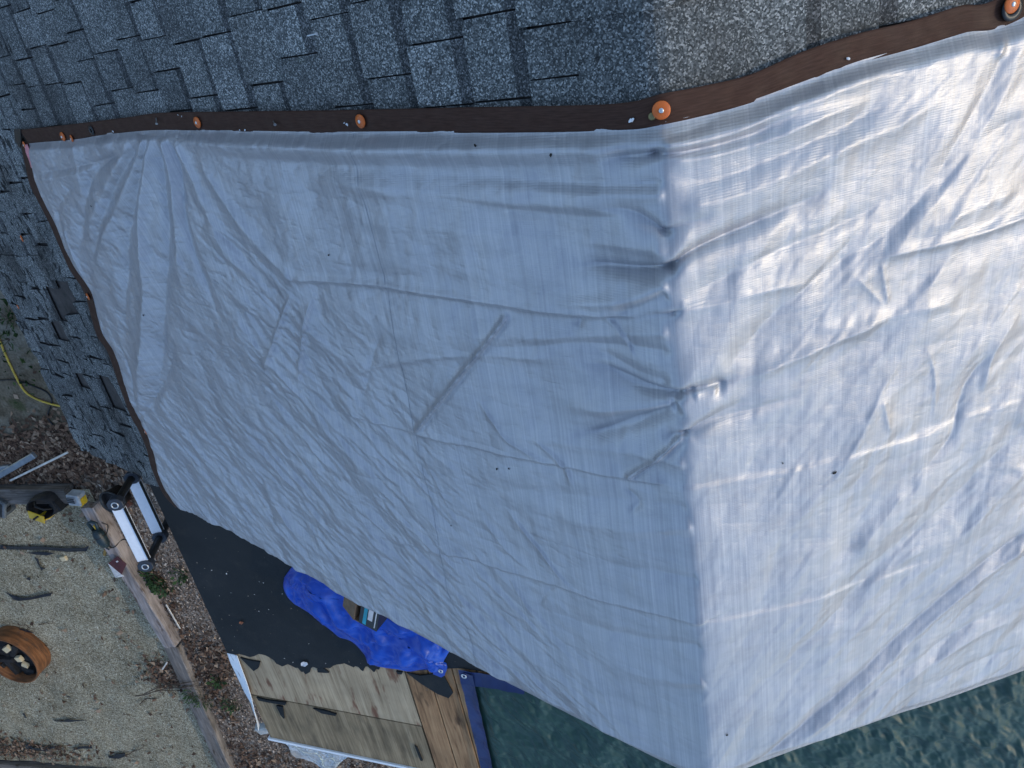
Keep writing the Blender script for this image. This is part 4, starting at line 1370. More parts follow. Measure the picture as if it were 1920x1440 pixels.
# ------------------------------------------------------------------ nails, caps and fittings on the tarp
M_ORANGE = plain('orange_plastic', (0.55, 0.115, 0.012), 0.42, vary=0.15, scale=60)
M_BRASS = plain('dull_brass', (0.22, 0.19, 0.09), 0.45, 0.7, 0.2)
def roof_frame(q):
    if abs(q) < 0.03:
        return Vector((0, 0, 1))
    return Vector((math.copysign(SP, q), 0, CP))
cap_me = mesh('washer', *lathe_vf([(0.0052, 0.0052), (0.0085, 0.0042), (0.0136, 0.0030), (0.0148, 0.0018), (0.0144, 0.0)], 28), True)
cap_me.materials.append(M_ORANGE)
head_me = mesh('nail_head', *lathe_vf([(0.0, 0.0068), (0.0030, 0.0066), (0.0042, 0.0058), (0.0042, 0.0035)], 14), True)
head_me.materials.append(M_STEEL)
caps = [
    ((1241, 202), 0.0195, 0, 'round orange cap nail on the brown hem at the ridge', 1.0),
    ((685, 223), 0.0185, 0, 'orange cap nail in the middle of the brown hem', 1.0),
    ((381, 226), 0.0185, 0, 'orange cap nail right of the fan of folds under the hem', 1.0),
    ((129, 253), 0.0190, 0, 'larger of the two orange cap nails near the tarp corner', 1.0),
    ((146, 257), 0.0190, 12, 'tilted smaller orange cap nail near the tarp corner', 0.85),
    ((57, 269), 0.0190, 8, 'orange cap nail at the corner beside the pink ribbon', 0.9),
    ((1884, 6), 0.0230, 0, 'orange cap nail over a black grommet at the upper right', 1.0),
    ((174, 551), 0.0190, 10, 'orange cap nail halfway down the far hem', 1.0),
    ((281, 803), 0.0190, 10, 'orange cap nail low on the far hem beside the last pleat', 1.0),
    ((46, 445), 0.0120, 14, 'stray orange cap nail on the bare shingles', 1.0),
    ((38, 573), 0.0120, 10, 'stray orange cap nail near the worn shingle edge', 0.8),
]
for (px, py), h, tilt, lab, sc_ in caps:
    q, s = on_roof(px, py)
    p = roof_point(q, s, h, RS if h > 0.015 else 0.001)
    rot = roof_frame(q).to_track_quat('Z', 'Y').to_matrix() @ Matrix.Rotation(math.radians(tilt), 3, 'X')
    t = thing('cap_nail', lab, 'nail', p, rot, 'orange plastic cap nails')
    o = bpy.data.objects.new('washer', cap_me); C.objects.link(o); o.parent = t; o.scale = (sc_,) * 3
    o2 = bpy.data.objects.new('nail_head', head_me); C.objects.link(o2); o2.parent = t; o2.scale = (sc_,) * 3
M_NAIL = plain('grey_nail', (0.30, 0.29, 0.28), 0.4, 0.8)
M_NAILW = plain('pale_galvanized_nail', (0.66, 0.68, 0.70), 0.45, 0.2)
def nail(px, py, h, d, L_, r, mat, lab):
    q, s = on_roof(px, py)
    p = roof_point(q, s, h, RS if h > 0.015 else 0.001)
    t = thing('nail', lab, 'nail', p, None, 'bare nails')
    d = Vector(d).normalized()
    lobj('shank', tube_vf([(0, 0, 0), tuple(d * L_)], r, 8), mat, t)
    lobj('head', tube_vf([tuple(d * L_), tuple(d * (L_ + 0.0012))], r * 2.3, 10), mat, t)
nail(303, 218, 0.017, (0.25, -0.5, 0.6), 0.022, 0.0017, M_NAIL, 'bent grey nail at the top of the fan of folds')
nail(522, 224, 0.017, (0.4, -0.3, 0.6), 0.016, 0.0016, M_NAIL, 'short grey nail in the hem between two orange caps')
nail(582, 66, 0.0125, (1, 0.02, 0.48), 0.030, 0.0014, M_NAILW, 'loose pale nail lying on the dark shingles')
def tarp_ring(px, py, h, r0, r1, mat, lab=None):
    q, s = on_roof(px, py)
    o = grommet(tarp, roof_point(q, s, h, RS), roof_frame(q), r0, r1, mat)
    if lab: o['label'] = lab
tarp_ring(183, 241, 0.0185, 0.006, 0.014, M_BLACK, 'black grommet in the hem near the corner')
tarp_ring(1885, 14, 0.0205, 0.009, 0.020, M_BLACK, 'black grommet under an orange cap')
q, s = on_roof(1224, 213)
v, f = lathe_vf([(0.0062, 0.0), (0.0062, 0.002), (0.0030, 0.003)], 16)
p = roof_point(q, s, 0.0185, RS)
o = wobj('rivet', [(a + p[0], b + p[1], c + p[2]) for a, b, c in v], f, M_BRASS, tarp, smooth=True)
o['label'] = 'small brass rivet beside the round orange cap'
# dark folded corner of the hem
pts = np.array([on_roof(*p_) for p_ in [(34, 240), (49, 239), (50, 262), (46, 276), (36, 262)]])
W = roof_point(pts[:, 0], pts[:, 1], np.array([0.012, 0.017, 0.018, 0.014, 0.012]), RS)
o = wobj('corner_fold', W, [(4, 3, 2, 1, 0)], M_BLACK, tarp); solid(o, 0.002, 0)
# pink ribbon at the corner
M_PINK = plain('pink_ribbon', (0.62, 0.22, 0.24), 0.5, vary=0.2, scale=80)
ra = np.array([on_roof(*p_) for p_ in [(58, 268), (62, 282), (67, 298), (71, 311)]]); rb = np.array([on_roof(*p_) for p_ in [(64, 267), (69, 280), (74, 296), (77, 309)]])
W = np.concatenate([roof_point(ra[:, 0], ra[:, 1], np.array([0.022, 0.026, 0.023, 0.024]), RS), roof_point(rb[:, 0], rb[:, 1], np.array([0.024, 0.023, 0.027, 0.024]), RS)])
o = wobj('ribbon', W, [(i, i + 1, i + 5, i + 4) for i in range(3)], M_PINK)
solid(o, 0.001, 0)
tag(o, 'short pink ribbon along the upper left corner of the tarp', 'ribbon')
# small punctures and flecks on cloth and hem
M_FLECK = plain('dark_fleck', (0.02, 0.017, 0.014), 0.9)
M_FRAY = plain('white_fray', (0.66, 0.67, 0.69), 0.7)
rf = random.Random(4)
def fleck(px, py, r, mat, name, elong=1.6, hgt=None):
    q, s = on_roof(px, py)
    if hgt is None:
        hgt = cloth_h(q, s) + 0.001
    n = 7
    a0 = rf.uniform(0, 3.1)
    pts = []
    for k in range(n):
        w = 2 * math.pi * k / n
        rr_ = r * rf.uniform(0.6, 1.2)
        x_, y_ = rr_ * elong * math.cos(w), rr_ * math.sin(w)
        pts.append((q + x_ * math.cos(a0) - y_ * math.sin(a0), s + x_ * math.sin(a0) + y_ * math.cos(a0)))
    pts = np.array(pts)
    W = roof_point(pts[:, 0], pts[:, 1], np.full(n, hgt) + RNG.uniform(0, 0.0015, n), RS)
    c = W.mean(axis=0) + np.array([0, 0, 0.0018])
    wobj(name, list(W) + [c], [((k + 1) % n, k, n) for k in range(n)], mat, tarp)
for px, py, r in [(903, 262, 0.0030), (1041, 279, 0.0032), (632, 465, 0.0024), (291, 577, 0.0042), (1557, 857, 0.0032), (940, 857, 0.0030), (962, 857, 0.0022), (1464, 846, 0.0018), (855, 963, 0.0024), (195, 377, 0.003), (1362, 1345, 0.0025)]:
    fleck(px, py, r, M_FLECK, 'puncture')
for px, py in [(345, 212), (352, 215), (460, 240), (470, 240), (655, 226), (660, 229), (1183, 221), (1188, 219), (223, 243), (1586, 106)]:
    fleck(px, py, rf.uniform(0.0018, 0.0032), M_FRAY, 'frayed_spot', 1.5, 0.0195)

# ------------------------------------------------------------------ timbers
M_TIMBER = mat_wood('weathered_timber_y', (0.075, 0.065, 0.055), (0.175, 0.155, 0.14), (0.28, 0.25, 0.235), (0.05, 0.033, 0.02), ax=1, fine=0.6, bump=0.008)
M_TIMBERX = mat_wood('weathered_timber_x', (0.065, 0.056, 0.047), (0.15, 0.13, 0.115), (0.26, 0.235, 0.22), (0.045, 0.03, 0.02), ax=0, fine=0.6, bump=0.008)
M_TIMBERP = mat_wood('pale_timber_y', (0.13, 0.108, 0.096), (0.29, 0.25, 0.235), (0.42, 0.375, 0.36), (0.09, 0.055, 0.035), ax=1, fine=0.6, bump=0.008)
def timber(a, b, w, z0, z1, mat, lab, seed):
    a, b = np.array(a, float), np.array(b, float)
    d = b - a; L_ = np.linalg.norm(d); d /= L_; nrm = np.array([-d[1], d[0]])
    n = max(6, int(L_ / 0.10))
    c = 0.012
    prof = [(-w / 2, z0), (-w / 2, z1 - c), (-w / 2 + c, z1), (-w * 0.15, z1 + 0.003), (w * 0.2, z1 - 0.002), (w / 2 - c, z1), (w / 2, z1 - c), (w / 2, z0)]
    V, F = [], []
    r = np.random.default_rng(seed)
    for i in range(n + 1):
        p = a + d * L_ * i / n
        for k, (o_, z) in enumerate(prof):
            j = 0.008 * pn(np.array([i * 0.35]), np.array([k * 1.7 + seed]), seed)[0] + r.uniform(-0.003, 0.003)
            e_ = r.uniform(-0.01, 0.01) if i in (0, n) else 0
            V.append((p[0] + nrm[0] * (o_ + j) + d[0] * e_, p[1] + nrm[1] * (o_ + j) + d[1] * e_, z + (j if z > z0 else 0)))
    m = len(prof)
    for i in range(n):
        for k in range(m - 1):
            F.append((i * m + k, i * m + k + 1, (i + 1) * m + k + 1, (i + 1) * m + k))
    F.append(tuple(range(m - 1, -1, -1))); F.append(tuple(n * m + k for k in range(m)))
    o = wobj('landscape_timber', V, F, mat)
    tag(o, lab, 'timber', 'timbers edging the gravel pad')
    return o
timber((-6.745, -4.02), (-6.575, -6.13), 0.175, -0.05, 0.16, M_TIMBERP, 'pale weathered timber with the saw lying on it', 1)
timber((-6.63, -6.19), (-6.78, -8.95), 0.21, -0.08, 0.10, M_TIMBER, 'dark sunken timber crossed by dry leaves and twigs', 2)
timber((-12.5, -3.82), (-6.93, -3.87), 0.20, -0.05, 0.15, M_TIMBERX, 'grey timber behind the black tool bag', 3)
timber((-13.0, -9.05), (-6.98, -8.93), 0.24, -0.05, 0.10, M_TIMBERX, 'timber at the bottom end of the gravel pad', 4)

# ------------------------------------------------------------------ ladder
M_ALU = plain('brushed_aluminium', (0.74, 0.76, 0.80), 0.45, 0.15, 0.05, 40)
M_TUBE = plain('black_ladder_tube', (0.012, 0.013, 0.015), 0.38, 0.3, 0.3, 20)
M_COLLAR = plain('dark_blue_grey_plastic', (0.022, 0.028, 0.040), 0.5, vary=0.2)
topA, topB = on_level(217, 943, 2.64), on_level(276, 1058, 2.64)
lx = (topA[0] + topB[0]) / 2; ya, yb = topA[1], topB[1]
lean_x = -0.33
ladder = thing('telescopic_ladder', 'telescopic ladder with silver rungs and black tubes leaning at the lower eave', 'ladder', (lx + lean_x * 2.6, (ya + yb) / 2, 0))
rd = Vector((lean_x, 0, -1)).normalized()
def rail_pt(y, k):
    return np.array([lx, y, 2.64]) + np.array(rd) * k
Ltot = 2.64 / -rd.z
NR = 9
for y in (ya, yb):
    segs = []
    for k in range(NR):
        a, b = k * 0.295, min((k + 1) * 0.295, Ltot)
        segs.append((a, b, 0.024 + 0.0016 * (k % 2) + 0.0006 * k))
    V, F = join_vf([tube_vf([rail_pt(y, a), rail_pt(y, b)], r, 14) for a, b, r in segs])
    wobj('rail', V, F, M_TUBE, ladder, smooth=False)
q_l = Matrix(((-rd.z, 0, rd.x), (0, 1, 0), (rd.x * -1, 0, -rd.z)))       # local axes of the ladder plane
def lad_box(c, sx, sy, sz):
    v, f = box_vf(0, 0, 0, sx, sy, sz)
    ax = np.array([-rd.z, 0, rd.x]); az = -np.array(rd)
    return [tuple(np.array(c) + ax * a + np.array([0, 1, 0]) * b + az * d_) for a, b, d_ in v], f
for k in range(NR):
    if k * 0.295 > Ltot - 0.1:
        break
    c0 = rail_pt((ya + yb) / 2, k * 0.295)
    v, f = lad_box(c0, 0.078, abs(ya - yb) - 0.075, 0.030)
    rung = wobj('rung', v, f, M_ALU, ladder); bevel(rung, 0.004, 2)
    v, f = lad_box(c0 + np.array([0.0405, 0, 0]), 0.004, abs(ya - yb) - 0.08, 0.026)
    wobj('rung_grip', v, f, M_TUBE, rung)
    for y in (ya, yb):
        c1 = rail_pt(y, k * 0.295)
        pv = []
        for zz_ in (-0.026, 0.026):
            for m_ in range(8):
                w = math.pi / 8 + math.pi * m_ / 4
                pv.append((0.052 * math.cos(w), 0.045 * math.sin(w), zz_))
        ax = np.array([-rd.z, 0, rd.x]); az = -np.array(rd)
        pv = [tuple(c1 + ax * a + np.array([0, 1, 0]) * b + az * d_) for a, b, d_ in pv]
        ff = [tuple(range(7, -1, -1)), tuple(range(8, 16))] + [(i, (i + 1) % 8, (i + 1) % 8 + 8, i + 8) for i in range(8)]
        col = wobj('collar', pv, ff, M_COLLAR, ladder); bevel(col, 0.004, 1)
        if k == 0:
            v, f = ring_vf(0.016, 0.023, 0.004, 18)
            rm = Vector(-rd).to_track_quat('Z', 'Y').to_matrix()
            wobj('tube_mouth', [tuple(rm @ Vector(a) + Vector([float(c) for c in c1]) - rd * 0.026) for a in v], f, M_STEEL, col, smooth=True)
for y in (ya, yb):
    wobj('foot', *lad_box(rail_pt(y, Ltot - 0.03), 0.06, 0.06, 0.06), M_BLACK, ladder)

# ------------------------------------------------------------------ fire ring
def mat_rust():
    t = NT('rusty_steel')
    co = t.coord()
    a = t.noise(t.map(co, (3, 3, 22)), 1, 5, 0.65, 0.5)
    b = t.noise(co, 14, 5, 0.65)
    col = t.ramp(a, [(0.28, (0.035, 0.018, 0.011)), (0.46, (0.12, 0.047, RS)), (0.62, (0.24, 0.095, 0.033)), (0.75, (0.15, 0.10, 0.065))])
    col = t.mix(t.ramp(b, [(0.55, 0.0), (0.7, 0.6)]), col, (0.06, 0.045, 0.035))
    t.set(Base_Color=col, Roughness=0.8, Normal=t.bump(b, 0.004, 0.6))
    return t.m
M_RUST = mat_rust()
M_CHAR = plain('charcoal', (0.012, 0.012, 0.013), 0.85, vary=0.6, scale=25, bump=0.01)
M_FRESH = plain('fresh_cut_pine', (0.62, 0.50, 0.31), 0.7, vary=0.12, scale=30)
fx, fy = -9.05, -6.38
FR, FH = 0.395, 0.25
fz = pad_z(fx, fy)
ring = thing('fire_ring', 'rusty round steel fire ring standing on the gravel', 'fire pit', (fx, fy, fz))
lobj('wall', lathe_vf([(FR, -0.03), (FR + 0.002, FH * 0.2), (FR - 0.004, FH * 0.5), (FR + 0.001, FH * 0.8), (FR + 0.004, FH), (FR - 0.006, FH + 0.004), (FR - 0.012, FH), (FR - 0.012, -0.03)], 56, True), M_RUST, ring, True)
u_ = np.linspace(0, 1, 18)[:, None]; w_ = np.linspace(0, 2 * np.pi, 60)[None, :]
ax_, ay_ = u_ * 0.384 * np.cos(w_), u_ * 0.384 * np.sin(w_)
lobj('rim', ring_vf(FR - 0.014, FR + 0.006, 0.006, 56), M_RUST, ring, True).location = (0, 0, FH - 0.001)
link('ash_bed', grid_mesh('ash_bed', np.stack([ax_, ay_, 0.10 + 0.05 * crumple(ax_, ay_, 7, 3, 3) + 0.02 * pn(ax_ * 6, ay_ * 6, 3)], -1)), M_CHAR, ring)
def chunk(name, c, size, mat, lab, cat, group=None, seed=0, rz=0.0, tilt=0.1):
    r = np.random.default_rng(seed)
    v, f = box_vf(0, 0, 0, *size)
    v = np.array(v) * r.uniform(0.88, 1.08, (8, 1))
    m = Matrix.Rotation(rz, 3, 'Z') @ Matrix.Rotation(tilt, 3, 'X')
    o = link(name, mesh(name, v, f), mat)
    o.matrix_world = Matrix.Translation(Vector([float(k) for k in c])) @ m.to_4x4()
    bevel(o, min(size) * 0.08, 1)
    return tag(o, lab, cat, group)
for k, ((px, py), sz_, rz, lab) in enumerate([((14, 1216), (0.12, 0.085, 0.05), 0.5, 'cut pine block at the back of the fire ring'), ((36, 1235), (0.085, 0.085, 0.05), 0.1, 'square pine block in the middle of the fire ring'), ((48, 1246), (0.09, 0.06, 0.05), -0.5, 'smallest pine block by the fire ring wall')]):
    p = on_level(px, py, fz + 0.17)
    chunk('pine_block', p, sz_, M_FRESH, lab, 'wood block', 'offcut blocks in the fire ring', 5 + k, rz)
for k, ((px, py), L_) in enumerate([((10, 1236), 0.3), ((28, 1220), 0.24), ((24, 1250), 0.26), ((55, 1254), 0.18), ((2, 1250), 0.2)]):
    p = on_level(px, py, fz + 0.15)
    chunk('charred_log', p, (L_, 0.07, 0.06), M_CHAR, ['longest charred log across the fire ring', 'charred log behind the middle pine block', 'charred log in front of the pine blocks', 'short charred log against the right ring wall', 'charred log at the left of the fire ring'][k], 'log', 'charred logs in the fire ring', 15 + k, 0.9 * k)
chunk('pine_block', on_level(120, 1047, pad_z(-7.64, -4.88) + 0.02), (0.085, 0.065, 0.04), M_FRESH, 'cut pine block lying alone on the gravel', 'wood block', None, 31, 0.2, 0.0)
chunk('wood_plug', on_level(197, 1036, 0.04), (0.10, 0.028, 0.028), plain('yellow_wood', (0.45, 0.25, 0.06), 0.6), 'small yellow stick beside the saw', 'stick', None, 32, 1.0, 0.0)
chunk('concrete_chunk', on_level(494, 1366, 2.40), (0.11, 0.085, 0.05), plain('pale_concrete', (0.42, 0.42, 0.40), 0.9, vary=0.25, bump=0.01), 'pale broken chunk hanging at the lower eave corner', 'rubble', None, 33, 0.3, 0.2)

# ------------------------------------------------------------------ felt scraps on the gravel
M_SCRAP = plain('felt_scrap_black', (0.011, 0.013, 0.019), 0.6, vary=0.5, scale=25, bump=0.003)
scraps = [
    ([(0, 1022), (30, 1024), (80, 1023), (120, 1026), (160, 1025), (169, 1021), (165, 1031), (130, 1033), (90, 1031), (50, 1030), (0, 1030)], 'long thin strip of black felt across the gravel'),
    ([(12, 1109), (26, 1116), (45, 1119), (62, 1118), (80, 1114), (100, 1109), (96, 1116), (78, 1120), (58, 1124), (36, 1125), (22, 1122), (26, 1119)], 'curved torn piece of black felt above the fire ring'),
    ([(50, 1036), (75, 1033), (104, 1036), (90, 1040), (70, 1038)], 'small felt shred just below the long strip'),
    ([(68, 1042), (74, 1046), (78, 1060), (88, 1063), (78, 1069), (72, 1056)], 'forked felt shred left of the pine block'),
    ([(50, 1083), (58, 1081), (57, 1088), (50, 1088)], 'tiny square felt scrap above the curved piece'),
    ([(48, 1396), (54, 1394), (62, 1400), (80, 1402), (96, 1398), (114, 1396), (98, 1402), (82, 1409), (68, 1406), (52, 1403)], 'boomerang felt scrap near the bottom timber'),
    ([(136, 1405), (150, 1398), (172, 1397), (176, 1400), (156, 1402), (140, 1406)], 'flat narrow felt scrap in the middle near the bottom timber'),
    ([(202, 1416), (214, 1418), (218, 1412), (236, 1411), (234, 1418), (222, 1423), (206, 1421)], 'crumpled felt scrap by the dry twigs at the bottom'),
    ([(98, 1349), (120, 1350), (128, 1346), (134, 1349), (164, 1349), (130, 1353), (106, 1352)], 'thin felt sliver on the open gravel'),
    ([(42, 1338), (46, 1336), (50, 1346), (46, 1347)], 'small dark felt chip left of the felt sliver'),
    ([(124, 1303), (130, 1305), (134, 1307), (126, 1306)], 'dark chip right of the fire ring'),
    ([(38, 1176), (52, 1180), (66, 1184), (54, 1184), (42, 1181)], 'short dark shred above the fire ring rim'),
]
for k, (px, lab) in enumerate(scraps):
    r = random.Random(100 + k)
    P2 = [on_level(a, b, 0.05) for a, b in px]
    n = len(P2)
    V = [(p[0], p[1], pad_z(p[0], p[1]) + 0.016 + r.uniform(0, 0.022)) for p in P2]
    F = [tuple(range(n))]
    me = mesh('felt_scrap', V, F)
    o = link('felt_scrap', me, M_SCRAP)
    tm = o.modifiers.new('tri', 'TRIANGULATE')
    solid(o, 0.004, 0)
    tag(o, lab, 'felt scrap', 'black felt scraps on the gravel')

# ------------------------------------------------------------------ tools and small things on the ground
M_YEL = plain('tool_yellow', (0.55, 0.36, 0.02), 0.5, vary=0.15)
M_BAG = plain('black_nylon', (0.008, 0.008, 0.009), 0.75, vary=0.4, scale=40, bump=0.004)
M_GREY = plain('grey_plastic', (0.22, 0.24, 0.27), 0.5, vary=0.15)
M_DKTEAL = plain('dark_teal_plastic', (0.012, 0.028, 0.036), 0.45, vary=0.3)
bp = on_level(93, 940, 0.12)
bag = thing('tool_bag', 'open black tool bag with a yellow panel at the timber corner', 'bag', (bp[0], bp[1], 0.03), Matrix.Rotation(math.radians(18), 3, 'Z'))
nb, mb = 36, 9
prof = [(0.80, 0.0), (1.0, 0.03), (1.04, 0.10), (1.0, 0.18), (0.93, 0.235), (0.88, 0.24), (0.86, 0.20), (0.82, 0.10), (0.70, 0.045)]
ww = np.linspace(0, 2 * np.pi, nb + 1)
ex_ = np.sign(np.cos(ww)) * np.abs(np.cos(ww)) ** 0.6 * 0.20; ey_ = np.sign(np.sin(ww)) * np.abs(np.sin(ww)) ** 0.7 * 0.135
Pg = np.array([[(s_ * a, s_ * b, z + 0.012 * math.sin(3 * w_k + z * 20) * (z > 0.05)) for a, b, w_k in zip(ex_, ey_, ww)] for s_, z in prof])
link('body', grid_mesh('body', Pg), M_BAG, bag)
lobj('base', box_vf(0, 0, 0.03, 0.30, 0.19, 0.02), M_BAG, bag)
pv = [(-0.235, -0.05, 0.05), (-0.05, -0.155, 0.05), (-0.03, -0.150, 0.20), (-0.10, -0.128, 0.262), (-0.205, -0.035, 0.235), (-0.24, -0.01, 0.15)]
o = lobj('front_panel', (pv, [(0, 1, 2, 3, 4, 5)]), M_YEL, bag); solid(o, 0.012, 0)
o = lobj('flap', ([(-0.22, -0.04, 0.245), (-0.06, -0.165, 0.262), (0.06, -0.075, 0.30), (-0.12, 0.05, 0.275)], [(0, 1, 2, 3)]), M_YEL, bag); solid(o, 0.008, 0)
lobj('handle', tube_vf([(-0.16, -0.07, 0.25), (-0.10, -0.06, 0.30), (-0.03, -0.05, 0.29), (0.0, -0.08, 0.25)], 0.012, 8), M_BAG, bag, True)
lobj('handle', tube_vf([(0.02, 0.10, 0.24), (0.08, 0.07, 0.31), (0.14, 0.0, 0.30), (0.16, -0.04, 0.24)], 0.012, 8), M_BAG, bag, True)
lobj('side_pocket', box_vf(0.16, -0.06, 0.12, 0.10, 0.12, 0.16), M_BAG, bag)
cp_ = on_level(141, 936, 0.24)
chg = thing('battery_charger', 'white and yellow battery charger on the timber corner', 'charger', (cp_[0], cp_[1], 0.155), Matrix.Rotation(math.radians(-8), 3, 'Z'))
o = lobj('body', box_vf(0, 0, 0.06, 0.15, 0.14, 0.12), plain('charger_white', (0.36, 0.38, 0.40), 0.5), chg); bevel(o, 0.012, 2)
o = lobj('side_cover', box_vf(0.02, -0.075, 0.055, 0.10, 0.016, 0.10), M_YEL, chg); bevel(o, 0.004, 1)
o = lobj('battery_dock', box_vf(-0.01, 0.015, 0.128, 0.10, 0.07, RS), M_GREY, chg); bevel(o, 0.004, 1)
for k in range(3):
    lobj('dock_slot', box_vf(-0.01, -0.01 + 0.024 * k, 0.138, 0.09, 0.013, 0.006), M_BLACK, o)
lobj('label_strip', box_vf(0.0765, -0.025, 0.055, 0.005, 0.085, 0.085), M_YEL, chg)
lobj('foot_rail', box_vf(0.0, 0.0, 0.002, 0.13, 0.12, 0.01), M_BLACK, chg)
cs = on_level(-2, 946, 0.18)
case = thing('tool_case', 'dark grey tool case at the left edge of the picture', 'case', (cs[0] - 0.06, cs[1], 0.03), Matrix.Rotation(math.radians(-30), 3, 'Z'))
o = lobj('body', box_vf(0, 0, 0.07, 0.30, 0.24, 0.14), plain('case_dark', (0.05, 0.058, 0.066), 0.5), case); bevel(o, 0.02, 2)
o = lobj('lid', box_vf(0, 0, 0.165, 0.31, 0.25, 0.05), plain('case_lid', (0.10, 0.115, 0.13), 0.45), case); bevel(o, 0.018, 2)
lobj('lid_rib', box_vf(0.11, 0, 0.192, 0.02, 0.20, 0.008), M_BLACK, case)
lobj('latch', box_vf(0.157, 0, 0.13, 0.012, 0.06, 0.06), M_BLACK, case)
# corded saw lying on the timber
sa_, sb_ = on_level(174, 980, 0.2), on_level(203, 1026, 0.2)
sd = (sb_ - sa_)[:2]; ang = math.atan2(sd[1], sd[0])
saw = thing('corded_saw', 'dark corded saw lying across the pale timber', 'power tool', ((sa_[0] + sb_[0]) / 2, (sa_[1] + sb_[1]) / 2, 0.165), Matrix.Rotation(ang, 3, 'Z'))
Ls = float(np.linalg.norm(sd))
v, f = tube_vf([(-Ls * 0.25, 0, 0.05), (-Ls * 0.1, 0, 0.052), (Ls * 0.15, 0, 0.05), (Ls * 0.36, 0, 0.045), (Ls * 0.46, 0, 0.04)], [0.046, 0.064, 0.064, 0.052, 0.026], 14)
lobj('body', (v, f), M_DKTEAL, saw, True)
hv, hf = tube_vf([(-Ls * 0.22, 0.03, 0.05), (-Ls * 0.50, 0.062, 0.055), (-Ls * 0.58, 0.01, 0.055), (-Ls * 0.54, -0.05, 0.055), (-Ls * 0.22, -0.038, 0.05)], 0.019, 10)
lobj('handle', (hv, hf), M_DKTEAL, saw, True)
lobj('trigger', box_vf(-Ls * 0.36, 0.018, 0.055, 0.05, 0.014, 0.02), M_YEL, saw)
lobj('nose', tube_vf([(Ls * 0.44, 0, 0.04), (Ls * 0.56, 0.01, 0.035)], [0.028, 0.024], 12), M_BLACK, saw)
lobj('vent_band', tube_vf([(-Ls * 0.02, 0, 0.052), (Ls * 0.02, 0, 0.052)], 0.0655, 14), M_BLACK, saw)
def cord(name, px, zs, rad, mat, lab, cat='cord'):
    pts = np.array([list(on_level(a, b, z)[:2]) + [z] for (a, b), z in zip(px, zs)])
    c = smooth_curve(pts, max(40, 10 * len(px)))
    for p in c:
        p[2] = max(p[2], pad_z(p[0], p[1]) + rad)
    V, F = tube_vf(c, rad, 7)
    o = wobj(name, V, F, mat, None, smooth=True)
    return tag(o, lab, cat)
M_CORDK = plain('black_rubber_cord', (0.010, 0.010, 0.011), 0.5)
M_CORDY = plain('yellow_cord', (0.52, 0.36, 0.05), 0.5)
cord('power_cord', [(190, 980), (202, 985), (200, 1000), (195, 1012), (203, 1016), (198, 1026), (214, 1026), (226, 1014), (236, 1012), (246, 1020)], [0.19, 0.17, 0.17, 0.17, 0.17, 0.17, 0.17, 0.06, 0.02, 0.02], 0.006, M_CORDK, 'black power cord curled beside the corded saw')
cord('extension_cord', [(-30, 560), (0, 640), (18, 682), (42, 728), (62, 745), (90, 756), (120, 763), (150, 770)], [0.015] * 8, 0.011, M_CORDY, 'yellow extension cord on the bare soil beside the eave')
cord('cable', [(-20, 716), (0, 713), (30, 713), (62, 724), (88, 736), (97, 752), (92, 768), (90, 784), (104, 800), (122, 806), (100, 808), (92, 816), (94, 832), (102, 846)], [0.012] * 14, 0.008, M_CORDK, 'thin black cable looping over the soil under the yellow cord')

def bar(name, a, b, w, h, mat, lab, cat, z=0.012, group=None):
    a, b = np.array(on_level(*a, z)), np.array(on_level(*b, z))
    d = b - a; L_ = np.linalg.norm(d[:2])
    v, f = box_vf(0, 0, h / 2, L_, w, h)
    ang = math.atan2(d[1], d[0])
    o = link(name, mesh(name, v, f), mat)
    m = (a + b) / 2
    o.matrix_world = Matrix.Translation((float(m[0]), float(m[1]), pad_z(m[0], m[1]) + z * 0.3 + 0.02)) @ Matrix.Rotation(ang, 4, 'Z')
    bevel(o, min(w, h) * 0.15, 1)
    return tag(o, lab, cat, group)
M_GUT = plain('grey_metal_trim', (0.26, 0.29, 0.32), 0.4, 0.5, 0.15)
M_STICK = plain('pale_stick', (0.62, 0.58, 0.52), 0.7)
bar('metal_trim', (-25, 905), (66, 852), 0.07, 0.05, M_GUT, 'long grey metal trim lying on the leaves', 'metal strip', 0.05, 'grey trims on the leaves')
bar('metal_trim', (-30, 880), (22, 874), 0.06, 0.04, M_GUT, 'short grey metal trim under the longer one', 'metal strip', 0.03, 'grey trims on the leaves')
bar('white_stick', (18, 902), (126, 849), 0.022, 0.02, M_STICK, 'long pale stick on the leaves beside the grey trim', 'stick', 0.06)
bar('white_stick', (312, 1133), (338, 1178), 0.016, 0.012, M_STICK, 'thin pale stick on the wood chips', 'stick', 0.03)
bar('white_stick', (75, 676), (84, 690), 0.02, 0.012, M_STICK, 'short pale splinter by the shingle edge', 'stick', 0.02)
bar('white_stick', (307, 1252), (316, 1238), 0.018, 0.012, M_STICK, 'pale splinter on the leaf pile', 'stick', 0.05)
